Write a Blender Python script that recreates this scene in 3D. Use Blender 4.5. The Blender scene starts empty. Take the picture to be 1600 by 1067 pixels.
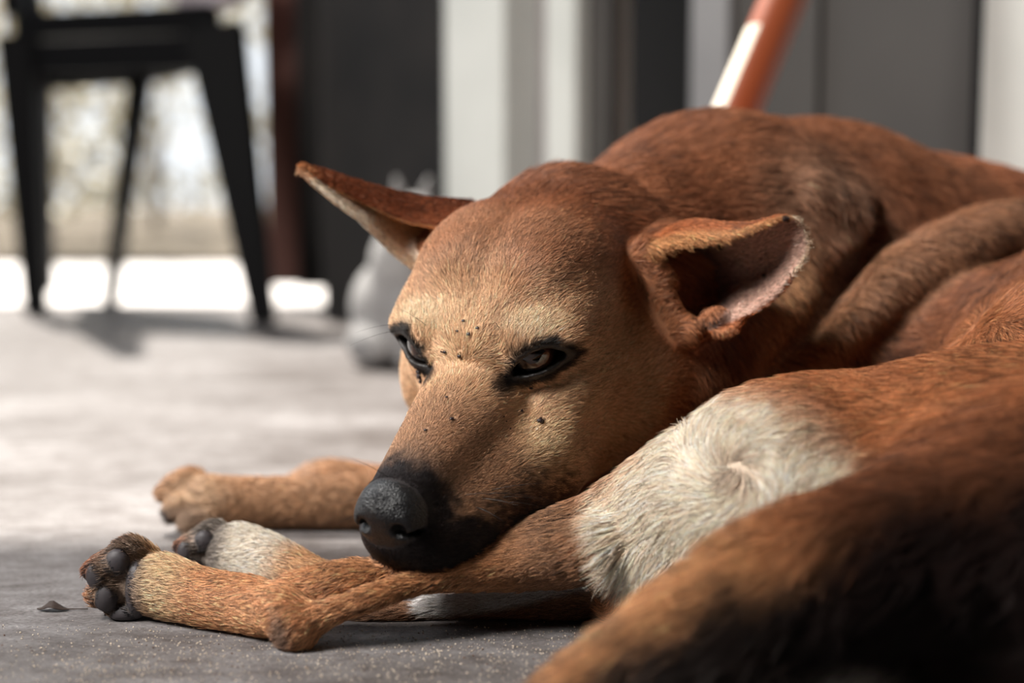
import bpy, bmesh, math, random
import numpy as np
from mathutils import Vector, Matrix

# ------------------------------------------------------------------ camera, world, lights, exposure
SC = bpy.context.scene
COL = SC.collection
CAM_H = 0.20
FPX = 1600 * 50 / 36.0
PITCH = math.atan((533.5 - 290) / FPX)
cam_data = bpy.data.cameras.new('camera')
cam_data.lens = 50; cam_data.sensor_width = 36; cam_data.clip_start = 0.02
cam = bpy.data.objects.new('camera', cam_data); COL.objects.link(cam)
cam.location = (0, 0, CAM_H); cam.rotation_euler = (math.pi / 2 - PITCH, 0, 0)
cam_data.dof.use_dof = True
cam_data.dof.focus_distance = 0.655
cam_data.dof.aperture_fstop = 3.4
SC.camera = cam

world = bpy.data.worlds.new('sky'); SC.world = world
world.use_nodes = True
bg = world.node_tree.nodes['Background']
bg.inputs['Color'].default_value = (0.90, 0.95, 1.0, 1); bg.inputs['Strength'].default_value = 1.05

def area(name, loc, target, sx, sy, power, color):
    l = bpy.data.lights.new(name, 'AREA'); l.shape = 'RECTANGLE'; l.size = sx; l.size_y = sy
    l.energy = power; l.color = color
    o = bpy.data.objects.new(name, l); COL.objects.link(o)
    o.location = loc
    o.rotation_euler = (Vector(target) - Vector(loc)).to_track_quat('-Z', 'Y').to_euler()
    return o
area('left_key_lamp', (-0.85, 0.28, 0.95), (0.05, 0.70, 0.1), 0.45, 0.5, 27, (1.0, 0.965, 0.92))  # added key lamp hung inside the porch; no window stands behind it
area('daylight_doorway', (-0.9, 2.3, 1.3), (0.0, 0.9, 0.1), 1.0, 1.2, 1.5, (0.85, 0.93, 1.0))
sun_data = bpy.data.lights.new('sun', 'SUN'); sun_data.energy = 11; sun_data.angle = 0.02; sun_data.color = (1, .95, .86)
sun = bpy.data.objects.new('sun', sun_data); COL.objects.link(sun)
sun.rotation_euler = Vector((0.35, -0.55, -0.9)).to_track_quat('-Z', 'Y').to_euler()

SC.view_settings.view_transform = 'Standard'
SC.view_settings.look = 'None'
SC.view_settings.exposure = 0.30
SC.view_settings.gamma = 1.0
SC.view_settings.use_curve_mapping = False
SC.cycles.max_bounces = 6
SC.cycles.use_denoising = True
SC.cycles.denoising_prefilter = 'ACCURATE'
SC.cycles.diffuse_bounces = 2

CLAY = False
FUR = True

# ------------------------------------------------------------------ helpers
CP, SP = math.cos(PITCH), math.sin(PITCH)
def at(px, py, Y):
    """real point seen at a place of the photograph, at world distance Y"""
    dx = (px - 800) / FPX; dy = -(py - 533.5) / FPX
    ry = CP + dy * SP; rz = -SP + dy * CP
    s = Y / ry
    return np.array([dx * s, Y, CAM_H + rz * s])
def srgb(r, g, b):
    f = lambda c: (c / 255 / 12.92) if c / 255 <= 0.04045 else ((c / 255 + 0.055) / 1.055) ** 2.4
    return np.array([f(r), f(g), f(b)])
def col4(r, g, b): return (*srgb(r, g, b), 1)
def tag(o, label=None, cat=None, group=None, kind=None):
    for k, v in (('label', label), ('category', cat), ('group', group), ('kind', kind)):
        if v: o[k] = v
    return o
def new_mat(name, color=(0.5, 0.5, 0.5, 1), rough=0.6, spec=0.5):
    m = bpy.data.materials.new(name); m.use_nodes = True
    b = m.node_tree.nodes['Principled BSDF']
    b.inputs['Base Color'].default_value = color; b.inputs['Roughness'].default_value = rough
    b.inputs['Specular IOR Level'].default_value = spec
    return m, m.node_tree, b
def link_mesh(name, me, m=None, parent=None):
    o = bpy.data.objects.new(name, me); COL.objects.link(o)
    if m: me.materials.append(m)
    if parent: o.parent = parent
    return o
def mesh_from(name, verts, faces, m=None, parent=None, smooth=False):
    me = bpy.data.meshes.new(name); me.from_pydata([tuple(v) for v in verts], [], faces); me.update()
    if smooth: me.polygons.foreach_set('use_smooth', [True] * len(me.polygons))
    return link_mesh(name, me, m, parent)
def bm_obj(name, bm, m=None, parent=None, smooth=False):
    me = bpy.data.meshes.new(name); bm.to_mesh(me); bm.free()
    if smooth: me.polygons.foreach_set('use_smooth', [True] * len(me.polygons))
    return link_mesh(name, me, m, parent)
def bm_box(bm, lo, hi, bevel=0.0):
    r = bmesh.ops.create_cube(bm, size=1)
    vs = r['verts']
    for v in vs:
        v.co = Vector([(lo[i] + hi[i]) / 2 + v.co[i] * (hi[i] - lo[i]) for i in range(3)])
    if bevel:
        es = list({e for v in vs for e in v.link_edges})
        bmesh.ops.bevel(bm, geom=es, offset=bevel, segments=2, affect='EDGES', profile=0.5)
    return vs
def tube(name, pts, rads, m=None, parent=None, seg=10, cap=True, squash=1.0):
    pts = [Vector(p) for p in pts]; bm = bmesh.new(); rings = []
    prev = None
    for i, p in enumerate(pts):
        a = pts[max(i - 1, 0)]; b = pts[min(i + 1, len(pts) - 1)]
        t = (b - a).normalized()
        if prev is None:
            ref = Vector((0, 0, 1)) if abs(t.z) < 0.9 else Vector((1, 0, 0))
            u = t.cross(ref).normalized()
        else:
            u = (prev - t * prev.dot(t)).normalized()
        prev = u; w = t.cross(u)
        rings.append([bm.verts.new(p + (u * math.cos(2 * math.pi * k / seg) + w * squash * math.sin(2 * math.pi * k / seg)) * rads[i]) for k in range(seg)])
    for a, b in zip(rings, rings[1:]):
        for k in range(seg):
            bm.faces.new((a[k], a[(k + 1) % seg], b[(k + 1) % seg], b[k]))
    if cap:
        bm.faces.new(rings[0][::-1]); bm.faces.new(rings[-1])
    return bm_obj(name, bm, m, parent, True)
def wall_mat(name, c1, c2, rough=0.7, scale=6, bump=0.1):
    m, nt, b = new_mat(name, rough=rough)
    tc = nt.nodes.new('ShaderNodeTexCoord')
    n = nt.nodes.new('ShaderNodeTexNoise'); n.inputs['Scale'].default_value = scale; n.inputs['Detail'].default_value = 8
    r = nt.nodes.new('ShaderNodeValToRGB'); r.color_ramp.elements[0].position = .3; r.color_ramp.elements[1].position = .7
    r.color_ramp.elements[0].color = c1; r.color_ramp.elements[1].color = c2
    nt.links.new(tc.outputs['Object'], n.inputs['Vector']); nt.links.new(n.outputs['Fac'], r.inputs['Fac'])
    nt.links.new(r.outputs['Color'], b.inputs['Base Color'])
    if bump:
        bp = nt.nodes.new('ShaderNodeBump'); bp.inputs['Strength'].default_value = bump; bp.inputs['Distance'].default_value = .01
        nt.links.new(n.outputs['Fac'], bp.inputs['Height']); nt.links.new(bp.outputs['Normal'], b.inputs['Normal'])
    return m
rng = np.random.default_rng(7)

# ------------------------------------------------------------------ the porch: floor, walls, ceiling
def concrete():
    m, nt, b = new_mat('concrete', rough=.4, spec=.10)
    N = nt.nodes; Lk = nt.links
    tc = N.new('ShaderNodeTexCoord')
    mp = N.new('ShaderNodeMapping'); mp.inputs['Scale'].default_value = (1, 2.2, 1); Lk.new(tc.outputs['Object'], mp.inputs['Vector'])
    def noise(sc, det, rough=.6, vec=mp):
        n = N.new('ShaderNodeTexNoise'); n.inputs['Scale'].default_value = sc; n.inputs['Detail'].default_value = det
        n.inputs['Roughness'].default_value = rough; Lk.new(vec.outputs[0], n.inputs['Vector']); return n
    n1 = noise(3.5, 6); n2 = noise(38, 8, .7); n3 = noise(420, 3)
    r1 = N.new('ShaderNodeValToRGB'); e = r1.color_ramp.elements
    e[0].position = .32; e[0].color = col4(106, 100, 98); e[1].position = .68; e[1].color = col4(148, 145, 146)
    Lk.new(n1.outputs['Fac'], r1.inputs['Fac'])
    r2 = N.new('ShaderNodeValToRGB'); e = r2.color_ramp.elements
    e[0].position = .35; e[0].color = (.50, .46, .44, 1); e[1].position = .62; e[1].color = (1, 1, 1, 1)
    Lk.new(n2.outputs['Fac'], r2.inputs['Fac'])
    r3 = N.new('ShaderNodeValToRGB'); e = r3.color_ramp.elements
    e[0].position = .35; e[0].color = (.55, .54, .53, 1); e[1].position = .6; e[1].color = (1.05, 1.05, 1.05, 1)
    Lk.new(n3.outputs['Fac'], r3.inputs['Fac'])
    def mul(a, c):
        x = N.new('ShaderNodeMix'); x.data_type = 'RGBA'; x.blend_type = 'MULTIPLY'; x.inputs[0].default_value = 1
        Lk.new(a, x.inputs[6]); Lk.new(c, x.inputs[7]); return x.outputs[2]
    c = mul(mul(r1.outputs['Color'], r2.outputs['Color']), r3.outputs['Color'])
    Lk.new(c, b.inputs['Base Color'])
    rr = N.new('ShaderNodeMapRange'); rr.inputs[1].default_value = .3; rr.inputs[2].default_value = .7
    rr.inputs[3].default_value = .34; rr.inputs[4].default_value = .58
    Lk.new(n1.outputs['Fac'], rr.inputs[0]); Lk.new(rr.outputs[0], b.inputs['Roughness'])
    ad = N.new('ShaderNodeMath'); ad.operation = 'MULTIPLY_ADD'; ad.inputs[1].default_value = .25
    Lk.new(n3.outputs['Fac'], ad.inputs[0]); Lk.new(n2.outputs['Fac'], ad.inputs[2])
    bp = N.new('ShaderNodeBump'); bp.inputs['Strength'].default_value = .5; bp.inputs['Distance'].default_value = .002
    Lk.new(ad.outputs[0], bp.inputs['Height']); Lk.new(bp.outputs['Normal'], b.inputs['Normal'])
    return m
def slab(name, lo, hi, m, kind='structure', bevel=0):
    bm = bmesh.new(); bm_box(bm, lo, hi, bevel)
    o = bm_obj(name, bm, m); o['kind'] = kind; return o
slab('floor', (-3.2, -2.0, -.12), (1.6, 2.42, 0), concrete())
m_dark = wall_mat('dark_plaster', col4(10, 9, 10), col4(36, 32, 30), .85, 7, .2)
m_sand = wall_mat('pale_ground', col4(206, 200, 196), col4(235, 230, 228), .9, 3, 0)
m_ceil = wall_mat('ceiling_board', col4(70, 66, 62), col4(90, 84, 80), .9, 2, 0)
m_cream = wall_mat('pale_paint', col4(202, 205, 200), col4(224, 226, 221), .55, 5, .03)
m_pink = wall_mat('pinkish_plaster', col4(138, 128, 128), col4(160, 150, 150), .7, 6, .03)
m_grey = wall_mat('grey_paint', col4(60, 57, 55), col4(70, 67, 64), .6, 4, .02)
m_midgrey = wall_mat('mid_grey_paint', col4(120, 120, 122), col4(140, 140, 141), .6, 4, .02)
m_black = wall_mat('shade_black', col4(9, 9, 11), col4(16, 15, 17), .9, 4, 0)  # near-black colour stands in for the shade in doorway and gap
m_shed = wall_mat('brown_board', col4(72, 40, 32), col4(98, 56, 44), .7, 5, .1)
slab('ground', (-14, 2.425, -.2), (8, 16, -.03), m_sand)
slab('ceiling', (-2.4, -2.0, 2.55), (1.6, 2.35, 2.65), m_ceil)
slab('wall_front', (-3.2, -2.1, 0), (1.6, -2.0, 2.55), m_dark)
slab('left_fill_blocker', (-2.0, -2.0, 0), (-1.9, 1.75, 2.55), m_dark)  # unseen wall added to keep sky fill off the dog
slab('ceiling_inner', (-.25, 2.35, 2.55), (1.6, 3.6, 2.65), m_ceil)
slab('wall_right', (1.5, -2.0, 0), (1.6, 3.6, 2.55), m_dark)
# the wall the dog lies along, with its posts, panels and dark doorway
WA = np.array([-.284, 2.10]); WB = np.array([.468, 1.30]); WU = (WB - WA) / np.linalg.norm(WB - WA); WN = np.array([-WU[1], WU[0]])
if WN[1] > 0: WN = -WN            # towards the camera
def wl(px):
    k = (px - 800) / FPX * 1.003
    # WA + s WU = (k Y, Y)
    s = (k * WA[1] - WA[0]) / (WU[0] - k * WU[1]); return s
def wall_piece(name, pa, pb, m, front=0.0, thick=.12, z0=0.0, z1=2.55, kind='structure', bevel=.004):
    sa, sb = wl(pa), (wl(pb) if pb < 5000 else 1.9)
    bm = bmesh.new(); bm_box(bm, (sa, -front, z0), (sb, thick - front, z1), bevel)
    for v in bm.verts:
        p = WA + WU * v.co.x - WN * v.co.y
        v.co = Vector((p[0], p[1], v.co.z))
    o = bm_obj(name, bm, m); o['kind'] = kind
    return o
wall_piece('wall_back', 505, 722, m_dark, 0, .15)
wall_piece('trim_1', 722, 814, m_cream, .03, .10)
wall_piece('trim_2', 814, 868, m_pink, -.03, .08)
wall_piece('trim_3', 868, 914, m_cream, .02, .10)
wall_piece('trim_4', 914, 948, m_grey, .0, .02)
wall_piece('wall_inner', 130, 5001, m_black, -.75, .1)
wall_piece('trim_5', 1072, 1130, m_midgrey, .0, .10)
wall_piece('trim_6', 1545, 5001, m_cream, .03, .2)
wall_piece('gap_shade', 1508, 1546, m_black, .005, .05)  # black strip painting the darkness of the gap beside the door
d1 = wall_piece('door_1', 1130, 1512, m_grey, -.01, .04, .01, 2.2)
bm = bmesh.new()
for a, b_ in ((1262, 1268),):
    sa, sb = wl(a), wl(b_)
    bm_box(bm, (sa, .0, .05), (sb, .018, 2.15))
for v in bm.verts:
    p = WA + WU * v.co.x - WN * v.co.y; v.co = Vector((p[0], p[1], v.co.z))
bm_obj('door_batten', bm, m_grey, d1)
wall_piece('trim_7', 948, 1545, m_grey, .0, .10, 2.2, 2.55)
# reddish brown board door standing open at the corner, raised a little off the floor
bd = bmesh.new(); bm_box(bd, (-.405, 2.36, .035), (-.335, 2.39, 2.1), .003)
brown = bm_obj('door_2', bd, m_shed); brown['kind'] = 'structure'
slab('trim_8', (-.345, 2.30, .035), (-.275, 2.40, 2.55), m_dark)
slab('wall_outer', (-.335, 2.28, .09), (-.18, 2.41, 2.55), m_dark)

# ------------------------------------------------------------------ outside: sunlit shrubs
m_leaf, nt, b = new_mat('leaf', col4(188, 184, 122), .6)
b.inputs['Subsurface Weight'].default_value = 0
oi = nt.nodes.new('ShaderNodeObjectInfo'); gm = nt.nodes.new('ShaderNodeNewGeometry')
rp = nt.nodes.new('ShaderNodeValToRGB'); e = rp.color_ramp.elements
e[0].color = col4(140, 132, 104); e[1].color = col4(240, 230, 205)
nt.links.new(gm.outputs['Random Per Island'], rp.inputs['Fac']); nt.links.new(rp.outputs['Color'], b.inputs['Base Color'])
m_bark = wall_mat('bark', col4(88, 74, 62), col4(120, 104, 90), .9, 20, .3)
def shrub(cx, cy, r, h, n, label, seed):
    g = np.random.default_rng(seed)
    root = bpy.data.objects.new('leafy_shrub', None); COL.objects.link(root); root.location = (cx, cy, -.03)
    tag(root, label, 'shrub', 'sunlit shrubs beyond the porch')
    vs = []; fs = []
    for i in range(n):
        t = g.random(); z = .12 + t * h
        rr = r * math.sqrt(g.random()) * (1 - .5 * abs(t - .4)); a = g.random() * 6.283
        c = np.array([rr * math.cos(a), rr * math.sin(a), z])
        u = g.normal(size=3); u /= np.linalg.norm(u); w = np.cross(u, g.normal(size=3)); w /= np.linalg.norm(w)
        s = .03 + .04 * g.random(); k = len(vs)
        nn = np.cross(u, w) * s * .15
        vs += [c - u * s, c - w * s * .4 + nn, c + u * s, c + w * s * .4 + nn]; fs.append((k, k + 1, k + 2, k + 3))
    mesh_from('foliage', vs, fs, m_leaf, root)
    for q in range(3):
        a = q * 2.1 + g.random()
        tube('stem', [(0, 0, 0), (.06 * math.cos(a), .06 * math.sin(a), h * .4), (.2 * r * math.cos(a), .2 * r * math.sin(a), h * .85)], [.02, .014, .006], m_bark, root, 6)
LB = ['pale shrub seen between the two left legs of the black chair', 'pale shrub at the far left edge beyond the chair',
      'sunlit shrub seen through the middle of the black chair', 'sunlit shrub seen beside the near right leg of the chair', 'dim shrub standing furthest back above the others']
for i, (x, y, r, h, n) in enumerate([(-1.75, 5.3, .50, 1.5, 640), (-3.0, 5.6, .6, 1.7, 700), (-1.75, 7.0, .55, 1.9, 760), (-.75, 5.6, .45, 1.5, 520), (-2.9, 8.4, 1.0, 2.4, 1200)]):
    shrub(x, y, r, h, n, LB[i], 20 + i)
slab('ground_bed', (-9, 4.15, -.05), (5, 15, -.015), wall_mat('garden_soil', col4(70, 60, 48), col4(110, 98, 80), .95, 3, .2))

# ------------------------------------------------------------------ black chair near the doorway
m_chair, nt, b = new_mat('dark_wood', col4(8, 8, 10), .6, .1)
chair = bpy.data.objects.new('wooden_chair', None); COL.objects.link(chair)
FT = {'fl': np.array([-.745, 2.22]), 'fr': np.array([-.362, 2.07]), 'rl': np.array([-.895, 2.74]), 'rr': np.array([-.675, 2.38])}
ctr = sum(FT.values()) / 4
chair.location = (ctr[0], ctr[1], 0)
tag(chair, 'black wooden chair with splayed legs standing at the bright doorway', 'chair')
def rel(p, z): return (p[0] - ctr[0], p[1] - ctr[1], z)
def beam(name, a, b, wa, wb, da, db, parent, m=m_chair):
    a = Vector(a); b = Vector(b); t = (b - a).normalized()
    u = t.cross(Vector((0, 1, 0.01))).normalized(); v = t.cross(u); bm = bmesh.new()
    R = []
    for p, w, d in ((a, wa, da), (b, wb, db)):
        R.append([bm.verts.new(p + u * w / 2 * i + v * d / 2 * j) for i, j in ((-1, -1), (1, -1), (1, 1), (-1, 1))])
    for k in range(4): bm.faces.new((R[0][k], R[0][(k + 1) % 4], R[1][(k + 1) % 4], R[1][k]))
    bm.faces.new(R[0][::-1]); bm.faces.new(R[1])
    bmesh.ops.recalc_face_normals(bm, faces=bm.faces)
    bmesh.ops.bevel(bm, geom=list(bm.edges), offset=.003, segments=2, affect='EDGES')
    return bm_obj(name, bm, m, parent)
TOPS = {'fl': np.array([-.765, 2.24]), 'fr': np.array([-.435, 2.12]), 'rl': np.array([-.86, 2.62]), 'rr': np.array([-.62, 2.44])}
for k in FT:
    th = .050 if k == 'fr' else .030
    beam('leg', rel(FT[k], .0), rel(TOPS[k], .43), {'fr': .034, 'fl': .030}.get(k, .020), {'fr': .085, 'fl': .055}.get(k, .035), .03, .05, chair)
seat = [rel(TOPS[k], 0) for k in ('fl', 'fr', 'rr', 'rl')]
sc_ = 1.06
bm = bmesh.new(); lo = [bm.verts.new((p[0] * sc_, p[1] * sc_, .425)) for p in seat]; hi = [bm.verts.new((p[0] * sc_, p[1] * sc_, .465)) for p in seat]
bm.faces.new(lo[::-1]); bm.faces.new(hi)
for k in range(4): bm.faces.new((lo[k], lo[(k + 1) % 4], hi[(k + 1) % 4], hi[k]))
bmesh.ops.recalc_face_normals(bm, faces=bm.faces); bmesh.ops.bevel(bm, geom=list(bm.edges), offset=.008, segments=3, affect='EDGES')
bm_obj('seat', bm, m_chair, chair)
for a, b_, z in (('fl', 'fr', .395), ('rl', 'rr', .395), ('fl', 'rl', .395), ('fr', 'rr', .395)):
    beam('apron', rel(TOPS[a], z), rel(TOPS[b_], z), .05, .05, .018, .018, chair)
for k in ('fl', 'rl'):
    beam('back_post', rel(TOPS[k], .46), rel(TOPS[k] + [-.05, 0], .95), .035, .03, .03, .025, chair)
for z in (.62, .78, .92):
    beam('back_slat', rel(TOPS['fl'] + [-.02 - .05 * (z - .46), 0], z), rel(TOPS['rl'] + [-.02 - .05 * (z - .46), 0], z), .06, .06, .012, .012, chair)
# pale cloth bundle on the seat
m_cloth = wall_mat('pale_cloth', col4(190, 180, 195), col4(225, 218, 226), .9, 9, .2)
bm = bmesh.new(); bmesh.ops.create_icosphere(bm, subdivisions=4, radius=1)
for v in bm.verts:
    d = v.co.copy(); w = 1 + .07 * math.sin(7 * d.x + 3 * d.z) + .05 * math.sin(11 * d.y + 5 * d.x) + .04 * math.sin(13 * d.z)
    v.co = Vector((d.x * .07 * w, d.y * .06 * w, max(d.z * .05 * w, -.04)))
cl = bm_obj('cloth_bundle', bm, m_cloth, None, True); cl.location = (-.455, 2.17, .506)
tag(cl, 'pale lilac cloth bundle lying on the corner of the black chair seat', 'cloth')

# ------------------------------------------------------------------ pale cat sitting at the wall
m_cat = wall_mat('cat_fur', col4(112, 111, 112), col4(150, 148, 147), .9, 12, .2)
def cat():
    mb = bmesh.new()
    pts = []
    def blob(c, r, n=3):
        t = bmesh.new(); bmesh.ops.create_icosphere(t, subdivisions=n, radius=1)
        for v in t.verts: v.co = Vector((c[0] + v.co.x * r[0], c[1] + v.co.y * r[1], c[2] + v.co.z * r[2]))
        me = bpy.data.meshes.new('t'); t.to_mesh(me); mb.from_mesh(me); t.free(); bpy.data.meshes.remove(me)
    blob((0, 0, .085), (.072, .085, .085)); blob((-.005, -.03, .15), (.052, .055, .075))
    blob((.0, -.045, .225), (.040, .042, .037)); blob((.0, -.082, .215), (.02, .018, .014))
    for s in (-1, 1):
        blob((.028 * s, -.075, .06), (.016, .018, .065)); blob((.028 * s, -.095, .012), (.017, .026, .012))
        blob((.055 * s, -.02, .035), (.03, .06, .035))
    me = bpy.data.meshes.new('cat'); mb.to_mesh(me); mb.free()
    o = link_mesh('cat', me, m_cat)
    md = o.modifiers.new('remesh', 'REMESH'); md.mode = 'VOXEL'; md.voxel_size = .006; md.use_smooth_shade = True
    sm = o.modifiers.new('smooth', 'SMOOTH'); sm.iterations = 8
    for s in (-1, 1):
        bm = bmesh.new(); bmesh.ops.create_cone(bm, segments=12, radius1=.017, radius2=.002, depth=.04, cap_ends=True)
        for v in bm.verts: v.co.y *= .5
        e = bm_obj('ear', bm, m_cat, o, True); e.location = (.022 * s, -.045, .268); e.rotation_euler = (0, .2 * s, 0)
    tube('tail', [(.03, .07, .02), (.09, .06, .016), (.11, 0, .015), (.09, -.07, .014)], [.014, .014, .013, .008], m_cat, o, 10)
    return o
c = cat(); c.location = (-.126, 1.60, 0); c.rotation_euler = (0, 0, .5); c.scale = (.78, .78, .73)
tag(c, "pale grey cat sitting by the dark wall behind the dog's far ear", 'cat')

# ------------------------------------------------------------------ leaning wooden pole
m_pole, nt, b = new_mat('orange_wood', rough=.35)
N = nt.nodes; tc = N.new('ShaderNodeTexCoord')
mp = N.new('ShaderNodeMapping'); mp.inputs['Scale'].default_value = (60, 60, 4); nt.links.new(tc.outputs['Object'], mp.inputs['Vector'])
nz = N.new('ShaderNodeTexNoise'); nz.inputs['Scale'].default_value = 1; nz.inputs['Detail'].default_value = 5; nt.links.new(mp.outputs[0], nz.inputs['Vector'])
cr = N.new('ShaderNodeValToRGB'); cr.color_ramp.elements[0].color = col4(128, 62, 36); cr.color_ramp.elements[1].color = col4(148, 78, 48)
nt.links.new(nz.outputs['Fac'], cr.inputs['Fac'])
# pale tone on one side only, below a hard edge
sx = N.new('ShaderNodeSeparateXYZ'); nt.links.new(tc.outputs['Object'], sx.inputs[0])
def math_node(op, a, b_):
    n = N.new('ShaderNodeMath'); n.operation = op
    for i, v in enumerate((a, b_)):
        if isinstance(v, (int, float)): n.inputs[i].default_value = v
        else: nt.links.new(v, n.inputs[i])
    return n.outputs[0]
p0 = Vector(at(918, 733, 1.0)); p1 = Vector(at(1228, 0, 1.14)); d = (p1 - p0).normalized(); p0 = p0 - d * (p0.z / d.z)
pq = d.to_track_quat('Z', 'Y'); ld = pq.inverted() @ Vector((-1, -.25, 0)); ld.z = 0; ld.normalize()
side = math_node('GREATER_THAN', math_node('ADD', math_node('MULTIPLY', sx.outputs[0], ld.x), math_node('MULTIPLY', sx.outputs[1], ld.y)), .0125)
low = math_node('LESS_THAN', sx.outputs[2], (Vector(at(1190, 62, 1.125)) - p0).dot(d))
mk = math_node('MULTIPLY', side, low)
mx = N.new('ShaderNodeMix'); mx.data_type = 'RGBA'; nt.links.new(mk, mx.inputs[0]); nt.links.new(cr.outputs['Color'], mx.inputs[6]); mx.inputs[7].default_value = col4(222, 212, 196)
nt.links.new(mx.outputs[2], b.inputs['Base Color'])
Lp = 1.25
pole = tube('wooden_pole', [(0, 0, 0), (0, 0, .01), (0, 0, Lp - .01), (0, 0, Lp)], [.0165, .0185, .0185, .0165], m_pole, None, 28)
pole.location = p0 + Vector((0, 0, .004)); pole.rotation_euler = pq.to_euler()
tag(pole, 'orange varnished wooden pole leaning behind the dog, one side pale along its lower part', 'pole')

# ------------------------------------------------------------------ debris on the floor
m_litter = wall_mat('dry_leaf', col4(40, 32, 30), col4(74, 58, 50), .8, 60, .3)
c0 = at(98, 967, .655)
vs = []; fs = []
for i in range(13):
    t = i / 12; x = -.012 + .024 * t
    w = .0035 * math.sin(math.pi * min(t * 1.6, 1)) + .0003; zz = .0006 + .004 * math.exp(-((t - .3) / .15) ** 2)
    for j, s in enumerate((-1, 0, 1)): vs.append((x, s * w, zz * (1 if s == 0 else .5) + .0004))
    if i:
        k = 3 * i
        fs += [(k - 3, k, k + 1, k - 2), (k - 2, k + 1, k + 2, k - 1)]
lf = mesh_from('dry_leaf', vs, fs, m_litter, None, True); sd = lf.modifiers.new('thick', 'SOLIDIFY'); sd.thickness = .0004
lf.location = (c0[0], c0[1], 0.0003)
tag(lf, "curled dark dry leaf lying on the concrete left of the dog's nearest paw", 'leaf')
m_grain, nt, b = new_mat('sand', rough=.5)
gm = nt.nodes.new('ShaderNodeNewGeometry'); rp = nt.nodes.new('ShaderNodeValToRGB'); e = rp.color_ramp.elements
e[0].color = col4(96, 66, 50); e[1].color = col4(225, 208, 186); e[0].position = .1; e[1].position = .4
nt.links.new(gm.outputs['Random Per Island'], rp.inputs['Fac']); nt.links.new(rp.outputs['Color'], b.inputs['Base Color'])
g = np.random.default_rng(3); vs = []; fs = []
for i in range(3400):
    if g.random() < .55:
        px, py = g.choice([(330, 1000), (640, 1010), (860, 1020), (200, 1040), (500, 1050)]) + g.normal(size=2) * (110, 22)
    else: px, py = g.uniform(-20, 950), 975 + 100 * g.random() ** .8
    zc = at(px, py, 1.0); tt = CAM_H / (CAM_H - zc[2]) if zc[2] < CAM_H else 1
    x, y = zc[0] * tt, tt
    if y < .45 or y > .72: continue
    s = .00012 + .00030 * g.random() ** 3; k = len(vs)
    P = np.array([(1, 0, 0), (-1, 0, 0), (0, 1, 0), (0, -1, 0), (0, 0, 1), (0, 0, -1)]) * s * (1 + .5 * g.random((6, 1)))
    a = g.random() * 6.28; Rz = np.array([[math.cos(a), -math.sin(a), 0], [math.sin(a), math.cos(a), 0], [0, 0, 1]])
    vs += list(P @ Rz.T + [x, y, s * .7])
    fs += [(k + a_, k + b_, k + c_) for a_, b_, c_ in ((0, 2, 4), (2, 1, 4), (1, 3, 4), (3, 0, 4), (2, 0, 5), (1, 2, 5), (3, 1, 5), (0, 3, 5))]
sand = mesh_from('sand', vs, fs, m_grain); tag(sand, 'fine sand grains scattered on the concrete in front of the dog', 'sand', kind='stuff')

# ------------------------------------------------------------------ the dog: implicit body
HR = np.array([[-0.9049, -0.4183, -0.0782], [0.4238, -0.8693, -0.2543], [0.0384, -0.2633, 0.964]])
HT = np.array([-0.01658, 0.67999, 0.11927]); HS = 0.011481
def h2w(p): return np.asarray(p, float) * HS @ HR.T + HT
def w2h(p): return (p - HT) @ HR / HS

def axis(lo, flo, fhi, hi, fine, coarse):
    a = np.arange(lo, flo, coarse); b = np.arange(flo, fhi, fine); c = np.arange(fhi, hi, coarse)
    return np.concatenate([a, b, c]).astype(np.float32)
FINE = 0.0014; COARSE = 0.003
GX = axis(-0.235, -0.21, 0.16, 0.43, FINE, COARSE)
GY = axis(0.42, 0.565, 0.80, 1.09, FINE, COARSE)
GZ = axis(-0.004, -0.004, 0.215, 0.275, FINE * 1.05, COARSE)
SH = (len(GX), len(GY), len(GZ))

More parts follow.
